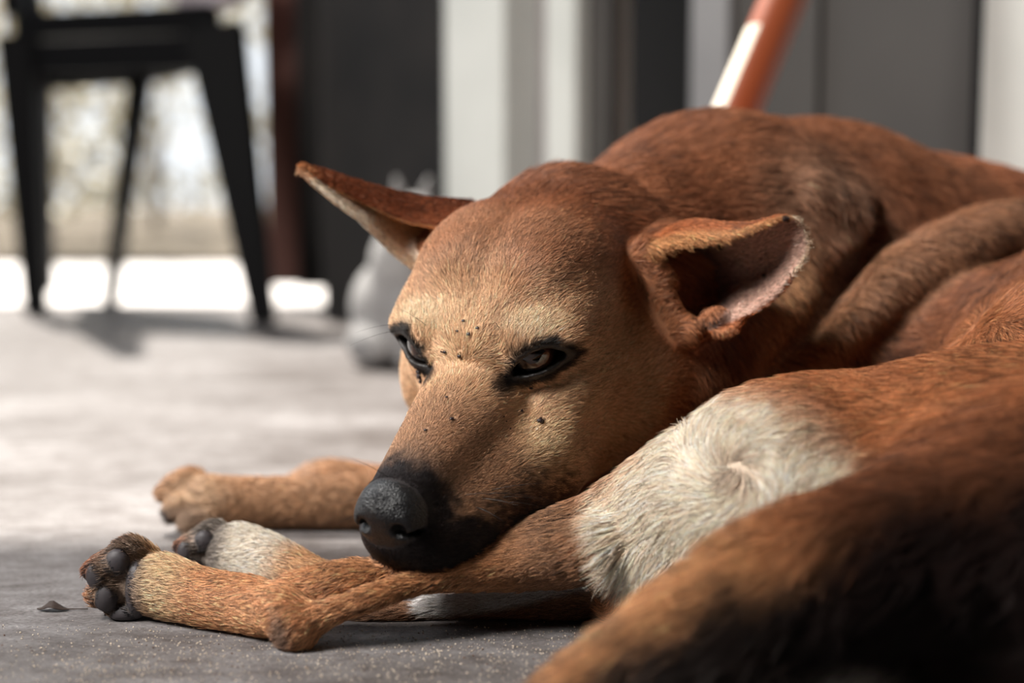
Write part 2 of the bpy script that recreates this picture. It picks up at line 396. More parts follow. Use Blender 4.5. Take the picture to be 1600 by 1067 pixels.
def catmull(P, n):
    P = np.asarray(P, float); m = len(P) - 1
    Q = np.concatenate([[2 * P[0] - P[1]], P, [2 * P[-1] - P[-2]]])
    out = []
    for t in np.linspace(0, m, n):
        i = min(int(t), m - 1); f = t - i
        p0, p1, p2, p3 = Q[i:i + 4]
        out.append(.5 * (2 * p1 + (p2 - p0) * f + (2 * p0 - 5 * p1 + 4 * p2 - p3) * f * f + (3 * p1 - p0 - 3 * p2 + p3) * f ** 3))
    return np.array(out)
class Field:
    def __init__(s): s.d = np.full(SH, 0.5, np.float32)
    def sub(s, lo, hi):
        i = []
        for G, a, b in zip((GX, GY, GZ), lo, hi):
            i.append(slice(max(0, int(np.searchsorted(G, a)) - 1), min(len(G), int(np.searchsorted(G, b)) + 1)))
        return tuple(i)
    def pts(s, sl):
        X, Y, Z = np.meshgrid(GX[sl[0]], GY[sl[1]], GZ[sl[2]], indexing='ij')
        return np.stack([X, Y, Z], -1)
    def blend(s, sl, v, k):
        a = s.d[sl]
        h = np.clip(.5 + .5 * (a - v) / k, 0, 1)
        s.d[sl] = a * (1 - h) + v * h - k * h * (1 - h)
    def carve(s, sl, v, k):
        a = s.d[sl]; v = -v
        h = np.clip(.5 - .5 * (a - v) / k, 0, 1)
        s.d[sl] = a * (1 - h) + v * h + k * h * (1 - h)
    def cone(s, a, b, ra, rb, k=.01, sub=False, depth=None):
        a = np.asarray(a, np.float32); b = np.asarray(b, np.float32)
        m = max(ra, rb) + k + .006
        sl = s.sub(np.minimum(a, b) - m, np.maximum(a, b) + m)
        P = s.pts(sl); ab = b - a; t = np.clip(((P - a) @ ab) / (ab @ ab + 1e-12), 0, 1)
        d = np.sqrt(((P - a - t[..., None] * ab) ** 2).sum(-1)) - (ra + (rb - ra) * t)
        (s.carve if sub else s.blend)(sl, d.astype(np.float32), k)
    def ell(s, c, r, M=None, k=.01, sub=False):
        """M columns = axes of the ellipsoid"""
        c = np.asarray(c, np.float32); r = np.asarray(r, np.float32)
        m = r.max() + k + .006
        sl = s.sub(c - m, c + m); P = s.pts(sl) - c
        if M is not None: P = P @ np.asarray(M, np.float32)
        k0 = np.sqrt(((P / r) ** 2).sum(-1)); k1 = np.sqrt(((P / r ** 2) ** 2).sum(-1)) + 1e-9
        d = k0 * (k0 - 1) / k1
        (s.carve if sub else s.blend)(sl, d.astype(np.float32), k)
    def chain(s, pts, k=.01, n=5, sub=False):
        P = np.array([[*p[0], p[1]] for p in pts], float)
        P = catmull(P, (len(P) - 1) * n + 1) if len(P) > 2 else P
        m = P[:, 3].max() + k + .006
        sl = s.sub(P[:, :3].min(0) - m, P[:, :3].max(0) + m); G = s.pts(sl)
        D = np.full(G.shape[:3], 1, np.float32)
        for a, b in zip(P, P[1:]):
            ab = (b - a)[:3].astype(np.float32); q = G - a[:3].astype(np.float32)
            t = np.clip(q @ ab / (ab @ ab + 1e-12), 0, 1)
            d = np.sqrt(((q - t[..., None] * ab) ** 2).sum(-1)) - np.float32(a[3]) - t * np.float32(b[3] - a[3])
            D = np.minimum(D, d)
        (s.carve if sub else s.blend)(sl, D, k)

# ---- head, in its own centimetre-like frame (x right, y towards the nose, z up), mirrored
H = Field()
def he(c, r, k=.6, mir=True, sub=False, rot=None, far=1.0):
    for sx in ((1, -1) if (mir and c[0] != 0) else (1,)):
        M = HR
        if rot is not None:
            ax, an = rot
            v = Vector((ax[0], ax[1] * sx, ax[2] * sx)); Q = np.array(Matrix.Rotation(an, 3, v))
            M = HR @ Q
        H.ell(h2w((c[0] * sx * (far if sx > 0 else 1), c[1], c[2])), np.array(r) * HS, M, k * HS, sub)
def hc(a, b, ra, rb, k=.6, mir=True, sub=False, far=1.0):
    for sx in ((1, -1) if (mir and (a[0] != 0 or b[0] != 0)) else (1,)):
        f = sx * (far if sx > 0 else 1)
        H.cone(h2w((a[0] * f, a[1], a[2])), h2w((b[0] * f, b[1], b[2])), ra * HS, rb * HS, k * HS, sub)
he((0, -5.4, 0.7), (4.65, 5.4, 4.2))                      # skull
he((1.9, -5.0, 2.5), (2.4, 4.2, 2.3), 1.0)                # temple muscles
he((0, -9.2, 1.9), (3.6, 3.0, 3.6), 1.2)                 # back of the skull
he((0, -1.2, 0.3), (2.9, 2.6, 1.9), .9)                  # forehead
he((3.9, -4.2, -1.3), (1.5, 3.4, 1.6), 1.0, far=.85)              # cheek bones
he((3.9, -6.0, -3.2), (2.7, 3.9, 3.5), 1.2)              # jaw muscles
he((3.0, -1.6, -3.2), (1.6, 3.2, 2.3), 1.2, far=.6)              # cheek below the eye
hc((0, 1.2, -2.55), (0, 7.5, -3.85), 2.3, 1.38, .8)       # nose bridge and upper jaw
hc((0.5, 1.0, -1.9), (0.3, 7.8, -3.15), 1.5, .8, .8)
hc((1.6, 0.6, -4.1), (0.85, 7.4, -4.6), 2.1, 1.15, .9, far=.45)
H.cone(h2w((-2.3, 0.8, -4.5)), h2w((-1.35, 6.4, -5.2)), 2.15 * HS, 1.35 * HS, .9 * HS)   # upper lips
hc((0, -2.5, -6.0), (0, 7.2, -5.9), 2.2, .85, .5)        # lower jaw
hc((1.9, -3.5, -5.4), (0.6, 6.8, -5.7), 1.7, .7, .5)
hc((3.1, 0.9, -4.9), (3.0, -3.0, -5.0), 1.0, 1.7, .9, far=.7)    # mouth corner folds
# brows and eyes
EYE_R = 1.14
eyes = {}
for sx in (1, -1):
    inn = np.array((1.95 * sx, 1.15, -.5)); out = np.array((4.05 * sx, -.62, .22))
    hv = out - inn; hv /= np.linalg.norm(hv)
    n = np.array((.62 * sx, .76, .05)); n -= hv * (n @ hv); n /= np.linalg.norm(n)
    wv = np.cross(hv, n); wv *= np.sign(wv[2])
    E = (inn + out) / 2 - n * 1.02 + wv * .42
    eyes[sx] = (E, hv, n, wv)
he((2.9, -1.0, .65), (1.6, 1.3, .9), 1.2)
he((3.0, -2.9, .9), (1.7, 2.3, 1.6), 1.0)                 # brow ridge
for sx in (1, -1):
    E, hv, n, wv = eyes[sx]
    H.ell(h2w(E), np.array([1.42] * 3) * HS, None, .5 * HS)
# furrow on the forehead, hollow before the eye
he((3.7, 2.3, -1.6), (.8, 1.6, .6), 1.2, sub=True)
# nose leather
he((0, 8.1, -3.15), (1.3, 1.0, 1.08), .45)
he((.7, 8.2, -3.45), (.75, .9, .78), .2)
he((0.75, 9.1, -3.5), (.30, .55, .28), .15, sub=True)
he((1.25, 8.55, -3.75), (.45, .5, .13), .12, sub=True)
hc((0, 9.3, -3.3), (0, 9.0, -4.2), .06, .06, .1, sub=True)
# lips: the line of the mouth
LIP = [(0.0, 8.45, -4.85), (0.8, 7.8, -5.1), (2.0, 5.2, -5.3), (3.1, 2.6, -5.3), (3.9, .7, -4.95)]
for a, b in zip(LIP, LIP[1:]): hc(a, b, .13, .13, .25, sub=True)
# eye openings
def almond(P, sx, a, b):
    E, hv, n, wv = eyes[sx]
    q = P - E; h = q @ hv; w = q @ wv; z = q @ n
    R = (a * a + b * b) / (2 * b); c = R - b
    w = w + .20 * (h / 1.2) ** 2 + .10
    d1 = np.sqrt(h * h + (w + c) ** 2) - R; d2 = np.sqrt(h * h + (w - c) ** 2) - R
    return np.maximum(np.maximum(d1, d2), -z)
for sx in (1, -1):
    cw = h2w(eyes[sx][0]); m = 2.2 * HS
    sl = H.sub(cw - m, cw + m); P = w2h(H.pts(sl))
    H.carve(sl, (almond(P, sx, 1.22, .47) * HS).astype(np.float32), .12 * HS)
    H.ell(cw, np.array([EYE_R + .02] * 3) * HS, None, .03 * HS, True)

# dark fold of the lip and the hollow behind the mouth corner
H.ell(at(893, 748, .640), (.0075, .007, .0055), None, .004)
H.ell(at(948, 692, .652), (.011, .010, .007), None, .004, True)
# ---- ears: curved shells
def patch(rows, nu, nv):
    R = [catmull([at(*p) for p in r], nv) for r in rows]
    return catmull(np.array(R).reshape(len(R), -1), nu).reshape(nu, nv, 3)
EAR_NEAR = patch([
    [(992, 402, .714), (1030, 372, .742), (1085, 430, .766), (1080, 505, .742), (1060, 528, .710)],
    [(1070, 380, .705), (1085, 352, .722), (1130, 420, .744), (1125, 482, .730), (1120, 508, .706)],
    [(1150, 368, .702), (1160, 357, .713), (1188, 410, .724), (1185, 460, .716), (1170, 490, .701)],
    [(1212, 343, .704), (1222, 346, .709), (1238, 390, .712), (1228, 432, .708), (1207, 466, .700)],
    [(1240, 338, .705), (1250, 349, .708), (1262, 378, .708), (1256, 405, .706), (1240, 428, .702)]], 110, 100)
EAR_FAR = patch([
    [(700, 352, .745), (735, 322, .775), (705, 370, .790), (680, 412, .772), (664, 430, .747)],
    [(640, 345, .745), (660, 313, .768), (650, 350, .776), (625, 385, .760), (614, 390, .742)],
    [(585, 322, .745), (600, 299, .757), (595, 320, .762), (580, 345, .750), (567, 345, .735)],
    [(525, 292, .743), (530, 277, .748), (528, 290, .750), (522, 306, .743), (515, 306, .734)],
    [(477, 262, .742), (474, 259, .743), (473, 262, .744), (472, 267, .741), (473, 270, .738)]], 130, 80)
def splat(F, pts, rad, k):
    tmp_lo = pts.min(0) - .012; tmp_hi = pts.max(0) + .012
    sl = F.sub(tmp_lo, tmp_hi)
    gx, gy, gz = GX[sl[0]], GY[sl[1]], GZ[sl[2]]
    D = np.full((len(gx), len(gy), len(gz)), .02, np.float32)
    for p, r in zip(pts, rad):
        i = np.searchsorted(gx, p[0]); j = np.searchsorted(gy, p[1]); l = np.searchsorted(gz, p[2]); w = 4
        a = slice(max(i - w, 0), i + w); b = slice(max(j - w, 0), j + w); c = slice(max(l - w, 0), l + w)
        d = np.sqrt((gx[a, None, None] - p[0]) ** 2 + (gy[None, b, None] - p[1]) ** 2 + (gz[None, None, c] - p[2]) ** 2) - r
        D[a, b, c] = np.minimum(D[a, b, c], d)
    F.blend(sl, D, k)
def ear_splat(E, thick):
    nu, nv = E.shape[:2]
    u = np.linspace(0, 1, nu)[:, None]; v = np.abs(np.linspace(-1, 1, nv))[None, :]
    r = thick * (1.25 - .45 * u) * (1 - .25 * v ** 4)
    splat(H, E.reshape(-1, 3), np.broadcast_to(r, (nu, nv)).ravel(), .003)
ear_splat(EAR_NEAR, .0021); ear_splat(EAR_FAR, .0021)
# flap before the near ear, the little pocket on its lower rim
H.chain([(at(1000, 398, .714), .007), (at(1025, 440, .713), .0065), (at(1048, 495, .712), .007), (at(1080, 515, .707), .006)], .006)
splat(H, catmull([at(1105, 500, .708), at(1120, 520, .703), at(1145, 515, .702), at(1160, 495, .705), at(1158, 478, .708)], 40), np.full(40, .0024), .002)
H.ell(at(1118, 496, .708), (.0075, .006, .0055), None, .003)
# whites behind the far ear base
H.ell(at(715, 400, .765), (.02, .02, .024), None, .012)

# ---- neck and trunk
A = Field()
A.cone(h2w((-2.0, -9.5, 1.6)), at(1080, 385, .84), .036, .060, .02)
A.cone(h2w((0, -7.5, -1.0)), at(1120, 425, .86), .056, .088, .02)
A.cone(at(1120, 418, .86), at(1270, 445, .92), .089, .098, .02)
A.cone(at(1270, 450, .92), at(1470, 520, .96), .098, .110, .03)
A.cone(at(1470, 525, .96), at(1720, 655, .93), .109, .110, .03)
A.cone(at(1720, 600, .92), at(1750, 720, .70), .112, .100, .03)
A.cone(at(1560, 655, .80), at(1750, 670, .74), .086, .095, .008)      # flank
A.cone(at(1150, 640, .80), at(1450, 640, .82), .05, .075, .02)
A.chain([(at(1660, 372, .86), .019), (at(1560, 366, .84), .018), (at(1450, 414, .81), .018), (at(1340, 478, .78), .016), (at(1240, 550, .755), .013), (at(1160, 600, .745), .010)], .013)
A.chain([(at(1250, 300, .80), .010), (at(1330, 360, .81), .012), (at(1290, 450, .775), .012), (at(1180, 545, .75), .012)], .014)
A.chain([(at(1350, 330, .822), .004), (at(1345, 375, .806), .008), (at(1312, 430, .782), .012), (at(1225, 525, .752), .012), (at(1130, 600, .735), .010)], .012, sub=True)
A.cone(h2w((-4.2, -7, -3.4)), at(1170, 520, .80), .036, .045, .014)     # throat side
A.cone(at(1000, 600, .76), at(900, 740, .80), .05, .04, .02)             # chest under the head
# front legs, stretched behind the head
def limb(F, pts, k=.008): F.chain([(at(*p[:3]), p[3]) for p in pts], k)
limb(A, [(1100, 650, .86, .055), (900, 745, .85, .03), (700, 778, .83, .0185), (560, 783, .822, .0165), (430, 785, .82, .0150), (340, 785, .818, .0155)])
limb(A, [(1100, 620, .95, .055), (850, 720, .94, .028), (640, 768, .915, .018), (520, 762, .90, .018), (480, 770, .90, .016)])
# ---- hind quarters
B = Field()
limb(B, [(1720, 800, .62, .074), (1560, 800, .615, .072), (1400, 795, .612, .061), (1250, 782, .612, .053), (1150, 772, .617, .038), (1060, 790, .625, .0275), (990, 825, .632, .022)], .012)
B.cone(at(1500, 880, .60), at(1720, 880, .56), .07, .08, .02)
limb(B, [(1150, 840, .62, .038), (1060, 870, .63, .034), (1010, 900, .635, .025)], .012)
# lower leg with the heel tendon, foot
limb(B, [(990, 825, .632, .022), (900, 850, .634, .0190), (800, 873, .632, .0138), (680, 894, .625, .0085), (560, 905, .618, .0088), (470, 925, .620, .0098)], .006)
limb(B, [(960, 845, .62, .016), (800, 884, .621, .0085), (680, 902, .612, .0052), (590, 930, .604, .0050), (520, 955, .603, .0055), (458, 980, .602, .0085)], .0035)
limb(B, [(465, 985, .603, .0085), (450, 960, .606, .0100), (400, 948, .622, .0128), (320, 935, .635, .0132), (255, 915, .645, .0145)], .006)
# second leg beneath
limb(B, [(1060, 930, .655, .030), (980, 950, .655, .0185), (880, 955, .650, .0130), (780, 950, .648, .0082), (680, 955, .645, .0055), (600, 965, .643, .0055), (560, 970, .645, .0075)], .005)
limb(B, [(950, 910, .650, .012), (860, 922, .646, .0060), (760, 938, .644, .0035), (670, 945, .644, .0030)], .003)
limb(B, [(560, 968, .647, .0075), (545, 935, .66, .0095), (480, 905, .675, .0115), (420, 880, .69, .0140), (375, 868, .70, .0160)], .006)
# tail and rump
limb(B, [(1640, 850, .54, .050), (1450, 868, .525, .0325), (1300, 912, .515, .0285), (1180, 968, .508, .0270), (1040, 1042, .50, .0205), (930, 1105, .495, .0165), (860, 1150, .49, .0120)], .012)
limb(B, [(1560, 960, .55, .045), (1400, 1045, .525, .026), (1270, 1090, .515, .020)], .015)

# ---- paws
PADS = []; CLAWS = []
def toe(F, a, b, c, r, Y=None):
    F.chain([(a, r * .95), (b, r), (c, r * .82)], .0014)
def pad(F, c, r, M=None):
    F.ell(c, r, M, .0018); PADS.append((np.array(c), float(max(r)), M, np.array(r)))
def paw_hind(o, s):
    """o(px,py,dY): maps the near paw's layout; toes fan out, soles to the camera"""
    B.ell(o(222, 912, .004), (.0145 * s, .011 * s, .0155 * s), None, .003)
    toe(B, o(235, 880, .004), o(205, 863, .000), o(182, 872, -.004), .0075 * s)
    toe(B, o(225, 893, .000), o(180, 882, -.004), o(153, 892, -.006), .0078 * s)
    toe(B, o(222, 915, .000), o(180, 915, -.004), o(158, 928, -.007), .0078 * s)
    toe(B, o(228, 938, .002), o(200, 948, -.002), o(188, 960, -.006), .0074 * s)
    pad(B, o(214, 925, -.0085), (.0048 * s, .0058 * s, .0135 * s))
    pad(B, o(184, 878, -.0095), (.0052 * s, .0034 * s, .0060 * s))
    pad(B, o(152, 900, -.0100), (.0050 * s, .0034 * s, .0064 * s))
    pad(B, o(165, 935, -.0115), (.0052 * s, .0034 * s, .0064 * s))
    pad(B, o(193, 962, -.0100), (.0060 * s, .0034 * s, .0046 * s))
    for a, b in (((176, 866, -.003), (163, 858, -.004)), ((146, 890, -.004), (136, 880, -.003)), ((146, 924, -.004), (135, 922, -.004)), ((178, 960, -.006), (163, 958, -.008))):
        CLAWS.append((o(*a), o(*b)))
paw_hind(lambda x, y, d: at(x, y, .650 + d), 1.0)
paw_hind(lambda x, y, d: at(352 + (x - 222) * .86, 873 + (y - 912) * .80, .705 + d), .92)
# front paw
o = lambda x, y, d: at(x, y, .815 + d)
A.ell(o(315, 785, .005), (.018, .016, .0150), None, .006)
toe(A, o(320, 765, .008), o(285, 758, .004), o(262, 770, .0), .0085)
toe(A, o(320, 770, .016), o(300, 752, .014), o(280, 757, .012), .0085)
toe(A, o(318, 795, -.004), o(285, 790, -.006), o(272, 800, -.008), .0085)
toe(A, o(330, 805, -.008), o(305, 812, -.010), o(298, 818, -.012), .0085)
pad(A, o(268, 803, -.010), (.0050, .0045, .0050)); pad(A, o(300, 822, -.012), (.0050, .0045, .0045))
CLAWS.append((o(255, 766, .0), o(246, 764, -.002))); CLAWS.append((o(266, 797, -.010), o(256, 800, -.012)))
A.ell(at(510, 765, .90), (.018, .016, .015), None, .008)

# ---- union and floor
full = (slice(None),) * 3
HD = H.d.copy(); BD = B.d.copy()
H.blend(full, A.d, .012); del A
H.blend(full, B.d, .0030); del B
H.d = np.maximum(H.d, (0.0006 - GZ)[None, None, :])

def surface_nets(D):
    S = D < 0
    nx, ny, nz = D.shape
    c = np.zeros((nx - 1, ny - 1, nz - 1), np.uint8)
    for i in (0, 1):
        for j in (0, 1):
            for k in (0, 1): c += S[i:nx - 1 + i, j:ny - 1 + j, k:nz - 1 + k]
    act = np.argwhere((c > 0) & (c < 8))
    idx = np.full(c.shape, -1, np.int32); idx[tuple(act.T)] = np.arange(len(act))
    acc = np.zeros((len(act), 3)); cnt = np.zeros(len(act))
    ax = (GX, GY, GZ)
    corners = [(i, j, k) for i in (0, 1) for j in (0, 1) for k in (0, 1)]
    for a in corners:
        for d in range(3):
            if a[d]: continue
            b = list(a); b[d] = 1
            A0 = act + np.array(a); B0 = act + np.array(b)
            va = D[tuple(A0.T)]; vb = D[tuple(B0.T)]
            m = (va < 0) != (vb < 0)
            t = np.where(m, va / np.where(m, va - vb, 1), 0)
            P = np.stack([ax[q][A0[:, q]] + t * (ax[q][B0[:, q]] - ax[q][A0[:, q]]) for q in range(3)], -1)
            acc[m] += P[m]; cnt[m] += 1
    V = acc / cnt[:, None]
    quads = []
    for d in range(3):
        sl0 = [slice(None)] * 3; sl1 = [slice(None)] * 3; sl0[d] = slice(0, -1); sl1[d] = slice(1, None)
        s0 = S[tuple(sl0)]; s1 = S[tuple(sl1)]
        e = np.argwhere(s0 != s1)
        u, v = (d + 1) % 3, (d + 2) % 3
        ok = (e[:, u] > 0) & (e[:, v] > 0) & (e[:, u] < D.shape[u] - 1) & (e[:, v] < D.shape[v] - 1)
        e = e[ok]; s = s0[tuple(e.T)]
        def cell(du, dv):
            q = e.copy(); q[:, u] -= du; q[:, v] -= dv
            return idx[tuple(q.T)]
        Q = np.stack([cell(1, 1), cell(0, 1), cell(0, 0), cell(1, 0)], 1)
        Q[~s] = Q[~s][:, ::-1]
        quads.append(Q)
    return V, np.concatenate(quads)
V, Q = surface_nets(H.d)
del H
# drop tiny floating bits, keep the component that holds most vertices
def smooth_mesh(V, Q, it, lam=.5):
    E = np.concatenate([Q[:, [0, 1]], Q[:, [1, 2]], Q[:, [2, 3]], Q[:, [3, 0]]])
    deg = np.bincount(E.ravel(), minlength=len(V)).astype(float)
    for _ in range(it):
        S = np.zeros_like(V)
        for a in range(3):
            S[:, a] = np.bincount(E[:, 0], V[E[:, 1], a], len(V)) + np.bincount(E[:, 1], V[E[:, 0], a], len(V))
        V = V + lam * (S / deg[:, None] - V)
    return V
V = smooth_mesh(V, Q, 1)
def region_mask(V):
    L = w2h(V); head = (np.linalg.norm(L - [0, -1, -1], axis=1) < 13.5)
    paws = (V[:, 0] < -.085) & (V[:, 2] < .07)
    return head | paws
bodyv = ~region_mask(V)
V2 = smooth_mesh(V, Q, 10); V[bodyv] = V2[bodyv]
def quad_normals(V, Q):
    n = np.cross(V[Q[:, 2]] - V[Q[:, 0]], V[Q[:, 3]] - V[Q[:, 1]])
    N = np.stack([sum(np.bincount(Q[:, k], n[:, a], len(V)) for k in range(4)) for a in range(3)], 1)
    return N / (np.linalg.norm(N, axis=1)[:, None] + 1e-12)
VN = quad_normals(V, Q)
L = w2h(V)
g = np.exp(-(L[:, 0] / .55) ** 2) * np.clip((L[:, 2] - .2) / 1.2, 0, 1) * np.clip((L[:, 1] + 7.5) / 2, 0, 1) * np.clip((1.8 - L[:, 1]) / 1.5, 0, 1)
V = V - VN * (g * .11 * HS)[:, None]
def components(n, Q):
    lab = np.arange(n)
    E = np.concatenate([Q[:, [0, 1]], Q[:, [1, 2]], Q[:, [2, 3]]])
    while True:
        m = np.minimum(lab[E[:, 0]], lab[E[:, 1]]); l2 = lab.copy()
        np.minimum.at(l2, E[:, 0], m); np.minimum.at(l2, E[:, 1], m)
        l2 = l2[l2]
        if (l2 == lab).all(): return lab
        lab = l2
lab = components(len(V), Q)
big = np.bincount(lab).argmax(); keepv = lab == big
print('components', len(np.unique(lab)), 'verts', len(V), 'main', keepv.sum())
remap = np.cumsum(keepv) - 1; Q = remap[Q[keepv[Q[:, 0]]]]; V = V[keepv]
def np_mesh(name, V, Q):
    me = bpy.data.meshes.new(name)
    me.vertices.add(len(V)); me.vertices.foreach_set('co', V.astype(np.float32).ravel())
    me.loops.add(Q.size); me.loops.foreach_set('vertex_index', Q.astype(np.int32).ravel())
    me.polygons.add(len(Q)); me.polygons.foreach_set('loop_start', np.arange(len(Q), dtype=np.int32) * 4)
    me.update(calc_edges=True); me.validate()
    me.polygons.foreach_set('use_smooth', np.ones(len(me.polygons), bool))
    return me
dog_me = np_mesh('dog', V, Q)
dog = link_mesh('dog', dog_me)
tag(dog, 'tan short-haired dog curled up on the concrete floor, chin resting on its hind leg', 'dog')
# ------------------------------------------------------------------ coat: colours, fur, eyes, claws, whiskers
VN = quad_normals(V, Q)
def smooth01(x): x = np.clip(x, 0, 1); return x * x * (3 - 2 * x)
def hashn(I, seed):
    h = (I[..., 0].astype(np.int64) * 73856093) ^ (I[..., 1].astype(np.int64) * 19349663) ^ (I[..., 2].astype(np.int64) * 83492791) ^ (seed * 2654435761)
    h = (h ^ (h >> 13)) * 1274126177 & 0x7fffffff
    return ((h ^ (h >> 16)) & 0xffff) / 65535.0
def vnoise(P, scale, seed=0):
    p = P * scale; i = np.floor(p).astype(np.int64); f = p - i; f = f * f * (3 - 2 * f); out = 0
    for a in (0, 1):
        for b in (0, 1):
            for c in (0, 1):
                w = (f[:, 0] if a else 1 - f[:, 0]) * (f[:, 1] if b else 1 - f[:, 1]) * (f[:, 2] if c else 1 - f[:, 2])
                out = out + w * hashn(i + np.array([a, b, c]), seed)
    return out
# ear look-up
def ear_info(P):
    """-> index of the ear (-1 none, 0 near, 1 far), u, v, signed side"""
    n = len(P); which = np.full(n, -1); U = np.zeros(n); W = np.zeros(n); side = np.zeros(n)
    for k, E in enumerate((EAR_NEAR, EAR_FAR)):
        S = E[::2, ::2]; nu, nv = S.shape[:2]; F = S.reshape(-1, 3)
        du = np.gradient(E, axis=0); dv = np.gradient(E, axis=1); Nn = np.cross(du, dv)[::2, ::2].reshape(-1, 3); Nn /= np.linalg.norm(Nn, axis=1)[:, None] + 1e-12
        lo, hi = F.min(0) - .006, F.max(0) + .006
        m = np.where(((P > lo) & (P < hi)).all(1))[0]
        for c in np.array_split(m, max(1, len(m) // 4000)):
            if not len(c): continue
            D = (P[c] ** 2).sum(1)[:, None] + (F ** 2).sum(1)[None] - 2 * P[c] @ F.T
            j = D.argmin(1); d = np.sqrt(np.maximum(D[np.arange(len(c)), j], 0)); ok = d < .0055
            q = c[ok]; jj = j[ok]
            which[q] = k; U[q] = (jj // nv) / (nu - 1); W[q] = (jj % nv) / (nv - 1)
            side[q] = ((P[q] - F[jj]) * Nn[jj]).sum(1)
    return which, U, W, side
def near(A_, P):
    i = [np.clip(np.searchsorted(G, P[:, a]), 1, len(G) - 1) for a, G in enumerate((GX, GY, GZ))]
    i = [np.where(G[j] - P[:, a] > P[:, a] - G[j - 1], j - 1, j) for a, (j, G) in enumerate(zip(i, (GX, GY, GZ)))]
    return A_[i[0], i[1], i[2]]
def headw(P, L, r, s):
    w = smooth01((r - np.linalg.norm((L - [0, -.5, -1]) / [1, 1.12, 1], axis=1)) / s)
    f = smooth01((L[:, 1] - 2) / 3) * 6
    w = smooth01((r + f - np.linalg.norm((L - [0, -.5, -1]) / [1, 1.12, 1], axis=1)) / s)
    return w * smooth01((near(BD, P) - near(HD, P) + .0022) / .0035)
def ellw(P, c, r, soft=.5):
    d = np.sqrt((((P - c) / r) ** 2).sum(1)); return smooth01((1 + soft - d) / (2 * soft))
def mixc(C, w, rgb): 
    c = srgb(*rgb) if not isinstance(rgb, np.ndarray) else rgb
    return C + (c - C) * w[:, None]
TAN = (214, 172, 136); RUST = (156, 101, 71); DRUST = (118, 72, 50); CREAM = (226, 196, 158); WHITE = (232, 222, 206)
WH = at(1155, 745, .568)
BLK = (20, 19, 22); BROWN = (92, 60, 42)
def seg_dist(P, pts):
    D = np.full(len(P), 9.); T = np.zeros(len(P)); O = np.zeros((len(P), 3)); R = np.zeros(len(P))
    for i, (a, b) in enumerate(zip(pts, pts[1:])):
        pa, pb = at(*a[:3]), at(*b[:3]); ab = pb - pa; t = np.clip((P - pa) @ ab / (ab @ ab), 0, 1)
        o_ = P - pa - t[:, None] * ab; d = np.linalg.norm(o_, axis=1); m = d < D
        D[m] = d[m]; T[m] = (i + t[m]) / (len(pts) - 1); O[m] = o_[m]; R[m] = (a[3] + (b[3] - a[3]) * t)[m]
    return D, T, O, R
TAIL = [(1640, 850, .54, .050), (1450, 868, .525, .0325), (1300, 912, .515, .0285), (1180, 968, .508, .0270), (1040, 1042, .50, .0205), (930, 1105, .495, .0165), (860, 1150, .49, .0120)]
LEG1 = [(900, 860, .628, .02), (800, 880, .624, .014), (680, 895, .618, .0085), (560, 905, .618, .0088), (470, 925, .620, .0098)]
LEG2 = [(1060, 930, .655, .030), (980, 950, .655, .0185), (880, 955, .650, .0130), (780, 950, .648, .0082), (680, 955, .645, .0055), (560, 970, .645, .0075)]
# small scabs, found on the real surface under where they show
def on_surface(px, py, ymin=.5, ymax=.8):
    r = at(px, py, 1.0) - np.array([0, 0, CAM_H]); r /= np.linalg.norm(r)
    q = V - np.array([0, 0, CAM_H]); t = q @ r; d = np.linalg.norm(q - t[:, None] * r, axis=1)
    m = np.where((d < .0016) & (V[:, 1] > ymin) & (V[:, 1] < ymax) & ((VN @ r) < .1))[0]
    return V[m[t[m].argmin()]] if len(m) else None
SCABS = []
for (px, py, r) in ((722, 499, .0008), (747, 509, .0008), (733, 519, .0010), (712, 516, .0006), (715, 559, .0009), (694, 553, .0009), (696, 619, .0006),
                    (844, 655, .0015), (708, 653, .0009), (818, 639, .0007), (663, 670, .0007), (829, 609, .0009), (688, 552, .0006), (1230, 341, .0016), (1192, 428, .0010),
                    (653, 582, .0016), (654, 589, .0019), (655, 597, .0013), (1124, 388, .0016), (790, 648, .0004), (795, 658, .0004), (799, 668, .0004)):
    p = on_surface(px, py, .5, .82)
    if p is not None: SCABS.append((p, r * 1.35))
def eye_dist(L):
    return np.minimum(np.where(L[:, 0] > 0, almond(L, 1, 1.22, .47), 99), np.where(L[:, 0] <= 0, almond(L, -1, 1.22, .47), 99))
def nose_w(L):
    w = ellw(L, np.array([0, 8.35, -3.2]), np.array([1.55, 1.25, 1.3]), .10)
    return w
